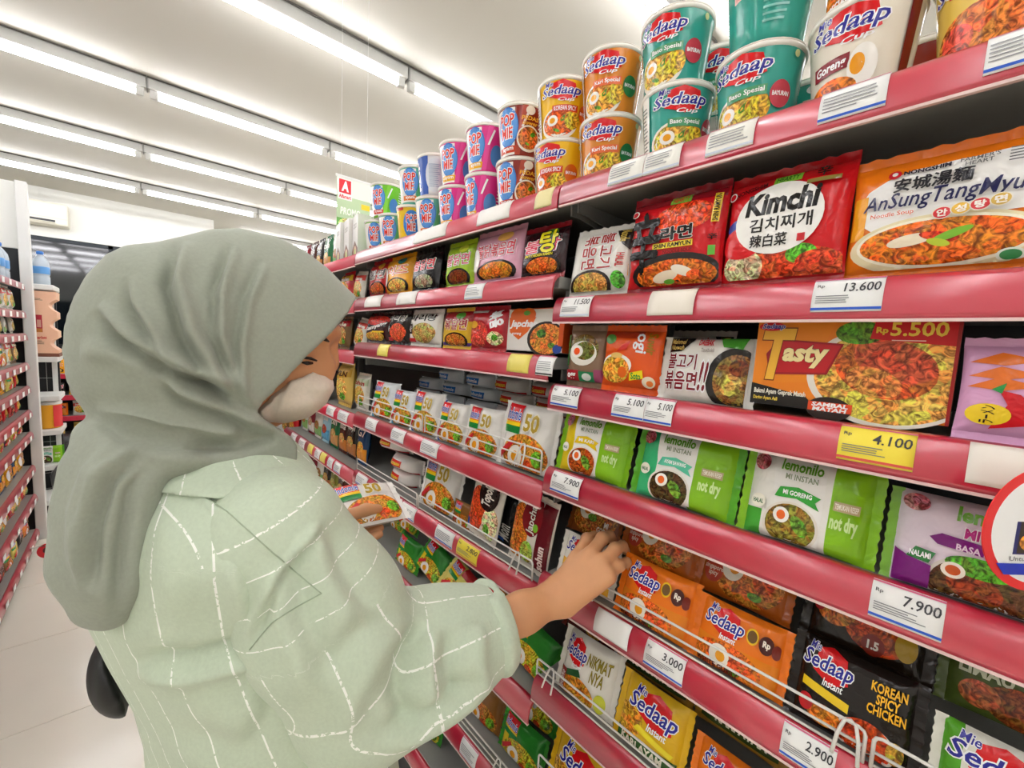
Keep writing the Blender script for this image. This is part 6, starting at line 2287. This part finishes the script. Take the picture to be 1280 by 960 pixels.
# end display beyond the post: trays, bottle, tub, bag and a peach display box
ed = empty('end_display', (-.44, 4.28, 0), 'white end display with shallow trays beyond the white post', 'display rack')
for x in (-.56, -.42):
    child_at(MB().box(x - .012, x + .012, 4.365, 4.389, 0, 1.66).build('upright', m_white), ed)
for z in (1.66, 1.19, .93, .70, .46, .22):
    child_at(MB().box(-.60, -.375, 4.075, 4.36, z - .035, z, .006).build('tray', m_white), ed)
mw = MB()
for k in range(14):
    mw.box(-.60, -.42, 4.40, 4.403, .1 + .115 * k, .104 + .115 * k)
for k in range(5):
    mw.box(-.60 + .045 * k, -.597 + .045 * k, 4.40, 4.403, .05, 1.66)
child_at(mw.build('wire_back', m_chrome), ed)
child_at(MB().box(-.60, -.40, 4.41, 4.43, 0, 1.66).build('back_panel', m_dark), ed)
bottle((-.435, 4.14, 1.6605), 'clear water bottle standing just right of the white post')
tb = empty('snack_tub', (-.455, 4.20, .7005), 'yellow tub with a red side standing on the end display', 'tub')
MB().lathe([(.066, 0), (.070, .004), (.075, .160), (.075, .165)], 28).build('tub_body', mat('tub_yellow', '#f0a818', .4), tb)
MB().lathe([(.078, .163), (.079, .166), (.079, .180), (.075, .184)], 28).build('lid', m_white, tb)
vv = [(.0762 * math.sin(a), -.0762 * math.cos(a), z) for z in (.01, .158) for a in np.linspace(.55, 1.7, 9)]
MB().add(vv, [(i, i + 1, i + 10, i + 9) for i in range(8)], True).build('red_panel', mat('tub_red', '#d8282c', .4), tb)
inst('lem_mint', (-.45, 4.16, .4605), 90, 6, 0, .95, 'green snack pack on the end display below the yellow tub', None)
pd = empty('display_box', (-.430, 4.15, 1.1915), 'peach cardboard display box with scalloped right side', 'display box')
pts = [(-.068, 0), (.040, 0)]
for c in (.085, .21, .335):
    pts += [(.060, c - .060)]
    pts += [(.060 - .036 * math.sin(math.pi * k / 8), c - .042 + .084 * k / 8) for k in range(9)]
pts += [(.062, .425), (-.060, .425)]
n = len(pts)
V = [(x, -.06, z) for x, z in pts] + [(x, .12, z) for x, z in pts]
F = [tuple(range(n)), tuple(reversed(range(n, 2 * n)))] + [(i, i + n, (i + 1) % n + n, (i + 1) % n) for i in range(n)]
PB = MB().add(V, F)
MB().box(-.070, .062, -.065, .12, -.0005, .022).build('brown_base', mat('brown_card', '#7a4a34', .6), pd)
S = Sheet(.11, .40, .1)
S.lines(.16, .87, .62, .91, 2, '#4a4038')
S.rect(.28, .36, .55, .64, '#b8283c'); S.rect(.34, .44, .5, .56, '#d8a090'); S.rect(.30, .36, .54, .42, '#c87a34')
S.text('Scarlett', .18, .25, .70, .30, '#d83a3c', None, .1, .03)
S.lines(.24, .16, .66, .23, 3, '#8a7060')
pv, pf, pc, pk = S.geometry(lambda q, e: np.stack([q[:, 0] - .012, np.full(len(q), -.0605 - e), q[:, 1] + .215], -1))
link('card_body', painted_mesh('card_body', np.concatenate([np.array(PB.V), pv]), PB.F + [tuple(int(k) + len(PB.V) for k in f) for f in pf],
     np.concatenate([np.tile(np.array([*lin('#f0c0a0'), 1]), (len(PB.F), 1)), pc]), [0] * len(PB.F) + list(pk), [CARD, CARD_FOOD], False), pd)
# round red sign at the foot of the gondola
rs_ = empty('round_sign', tuple(at(60, 688, Y=3.55)), 'small red round sign at the foot of the left gondola', 'sign')
d_ = MB().lathe([(.044, -.001), (.045, 0), (.044, .001)], 28).build('disc', mat('sign_red', '#e0202c', .4), rs_)
d_.rotation_euler = (math.radians(90), 0, 0)
q_ = MB().lathe([(.020, -.0004), (.021, 0), (.020, .0004)], 16).build('emblem', mat('sign_dark', '#5a1a1c', .5), rs_)
q_.rotation_euler = (math.radians(90), 0, 0)
q_.location = (0, -.0016, .004)
MB().box(-.07, 0, -.001, .001, .030, .036).build('arm', m_white, rs_)

# ------------------------------------------------------------------ low shelf unit across the far end of the aisle
fu = empty('shelf_bay', (-.2, 5.5, 0), 'low red-railed shelf unit across the far end of the aisle', 'shelf unit')
child_at(MB().box(-.80, .55, 5.68, 5.70, 0, 1.22).build('back_panel', m_dark), fu)
FZ = [.975, .785, .600, .405, .180]
for z in FZ:
    s = child_at(MB().box(-.80, .55, 5.315, 5.68, z - .026, z - .004).build('shelf', m_shelf), fu)
    MB().box(-.80, .55, 5.30, 5.314, z - .044, z, .004).build('price_rail', m_rail).parent = s
for x in (-.815, .55):
    child_at(MB().box(x, x + .015, 5.32, 5.69, 0, 1.2).build('side_panel', m_white), fu)
fk = [['snack_gold', 'bul_yellow', 'snack_gold', 'bul_yellow'], ['bul_black', 'bul_black', 'bul_yellow', 'indo_brown'], ['indo_brown', 'sed_orange_pack', 'snack_white', 'sed_orange_pack'], ['indo_brown', 'snack_gold', 'snack_gold', 'indo_brown'], ['indo_blue', 'stack_blue', 'indo_blue', 'stack_blue']]
for si, z in enumerate(FZ):
    for k in range(4):
        key = fk[si][k]
        d = DS[key]
        s = min(1.1, .125 / d.h)
        nm = SHORT.get(key, 'blue flat pack')
        inst(key, (-.68 + .155 * k, 5.36 + d.t * s * .5, z - .003), 90 + RNG.uniform(-5, 5), 4, 0, s, f'{nm} on the far low unit, {ORD[si]} shelf, {NTH[k]} from its left end', 'goods on the far low unit')
bn = empty('waste_bin', (-.50, 4.86, 0), 'black bin on the floor beyond the white post', 'bin')
MB().lathe([(.10, 0), (.105, .005), (.125, .46), (.125, .47)], 24).build('bin_body', m_black, bn)
MB().lathe([(.128, .462), (.13, .466), (.13, .49), (.09, .515)], 24).build('bin_lid', m_black, bn)

# ------------------------------------------------------------------ air conditioner on the far wall
ac = empty('air_conditioner', (-.80, RY1 - .12, 2.66), 'cream split air conditioner high on the far wall', 'air conditioner')
m_ac = mat('ac_cream', '#e6e2d2', .4)
MB().box(-.36, .22, -.10, .12, .0, .285, .025).build('casing', m_ac, ac)
MB().box(-.33, .10, -.104, -.098, .035, .062).build('air_slot', mat('slot_dark', '#3a3a3c', .5), ac)
MB().box(-.33, .10, -.122, -.098, .025, .034, .002).build('louvre', m_ac, ac)
MB().box(-.35, .21, -.103, -.099, .085, .088).build('seam', mat('seam_grey', '#b8b4a8', .5), ac)

# ------------------------------------------------------------------ hanging promotion board with the shop's mark
a_, b_ = at(421, 219, Y=2.05), at(463, 231, Y=2.05)
hw = b_[0] - a_[0]
hb = empty('hanging_board', (a_[0], 2.05, a_[2] - .42), 'green hanging promotion board with a red letter A mark', 'sign')
hh = .42
bd_ = carton('__board', hw, hh, .004, '#9cc48c', 'board', draw=lambda S: (
    S.rect(0, .80, 1, 1, '#e6eadf'), S.rect(0, .42, 1, .80, '#b9cfa4'), S.rect(0, .40, 1, .56, '#6aa850'),
    S.rect(.03, .76, .44, .985, '#f4f0ec'), S.rect(.06, .83, .41, .975, '#d8202c'), S.text('A', .13, .85, .34, .96, '#ffffff', None, .1, .05),
    S.text('Alfamart', .06, .775, .41, .815, '#d8202c', None, 0, .03), S.rect(.72, .70, .98, .76, '#f0c81e'),
    S.text('PROMO', .10, .60, .70, .68, '#f4f8ec', None, .1, .03), S.ell(.3, .5, .25, .06, '#d8e0a0', True)))
o = link('board', bd_.me, hb)
o.location = (hw / 2, 0, 0)
MB().box(-.004, hw + .004, -.004, .004, hh - .002, hh + .008).build('top_bar', m_white, hb)
for x in (.02, hw - .02):
    MB().tube([(x, 0, hh), (x, 0, CEIL - (a_[2] - .42))], .0008, 4).build('string', m_white, hb)
DS.pop('__board')

# ------------------------------------------------------------------ round shelf sign at the right edge
wc = at(1306, 662, X=.512)
wob = empty('shelf_sign', tuple(wc), 'round white sign with a thick red rim at the right edge', 'sign')
S = Sheet(.10, .10, .012)
S.ell(.5, .5, .5, .5, '#e83030', n=48)
S.ell(.5, .5, .435, .435, '#f4f4f2', n=48)
S.rect(.26, .30, .66, .56, '#2a2a6c'); S.rect(.29, .31, .66, .56, '#3a2a1c'); S.ell(.42, .40, .12, .08, '#d88a2c', True); S.ell(.52, .46, .1, .07, '#c86a7c', True)
S.text('Untuk', .24, .25, .40, .285, '#6a6a70', None, 0, .01)
S.poly([(.135, .23), (.865, .23), (.79, .14), (.21, .14)], '#2038b8')
pv, pf, pc, pk = S.geometry(lambda q, e: np.stack([q[:, 0], np.full(len(q), -.0006 - e), q[:, 1]], -1), 0, .0001)
lb = MB().lathe([(.0500, -.0005), (.0502, 0), (.0500, .0005)], 48)
LV = np.array(lb.V)[:, [0, 2, 1]]
po = link('disc', painted_mesh('disc', np.concatenate([LV, pv]), [tuple(reversed(f)) for f in lb.F] + [tuple(int(k) + len(LV) for k in f) for f in pf],
     np.concatenate([np.tile(np.array([*lin('#e83030'), 1]), (len(lb.F), 1)), pc]), [0] * len(lb.F) + list(pk), [CARD, CARD_FOOD], False), wob)
po.rotation_euler = (0, 0, math.radians(-90 + 50))
MB().box(.001, .050, -.006, .006, .035, .036).build('clear_arm', mat('clear_strip', '#d8e0e4', .2, alpha=.6), wob)
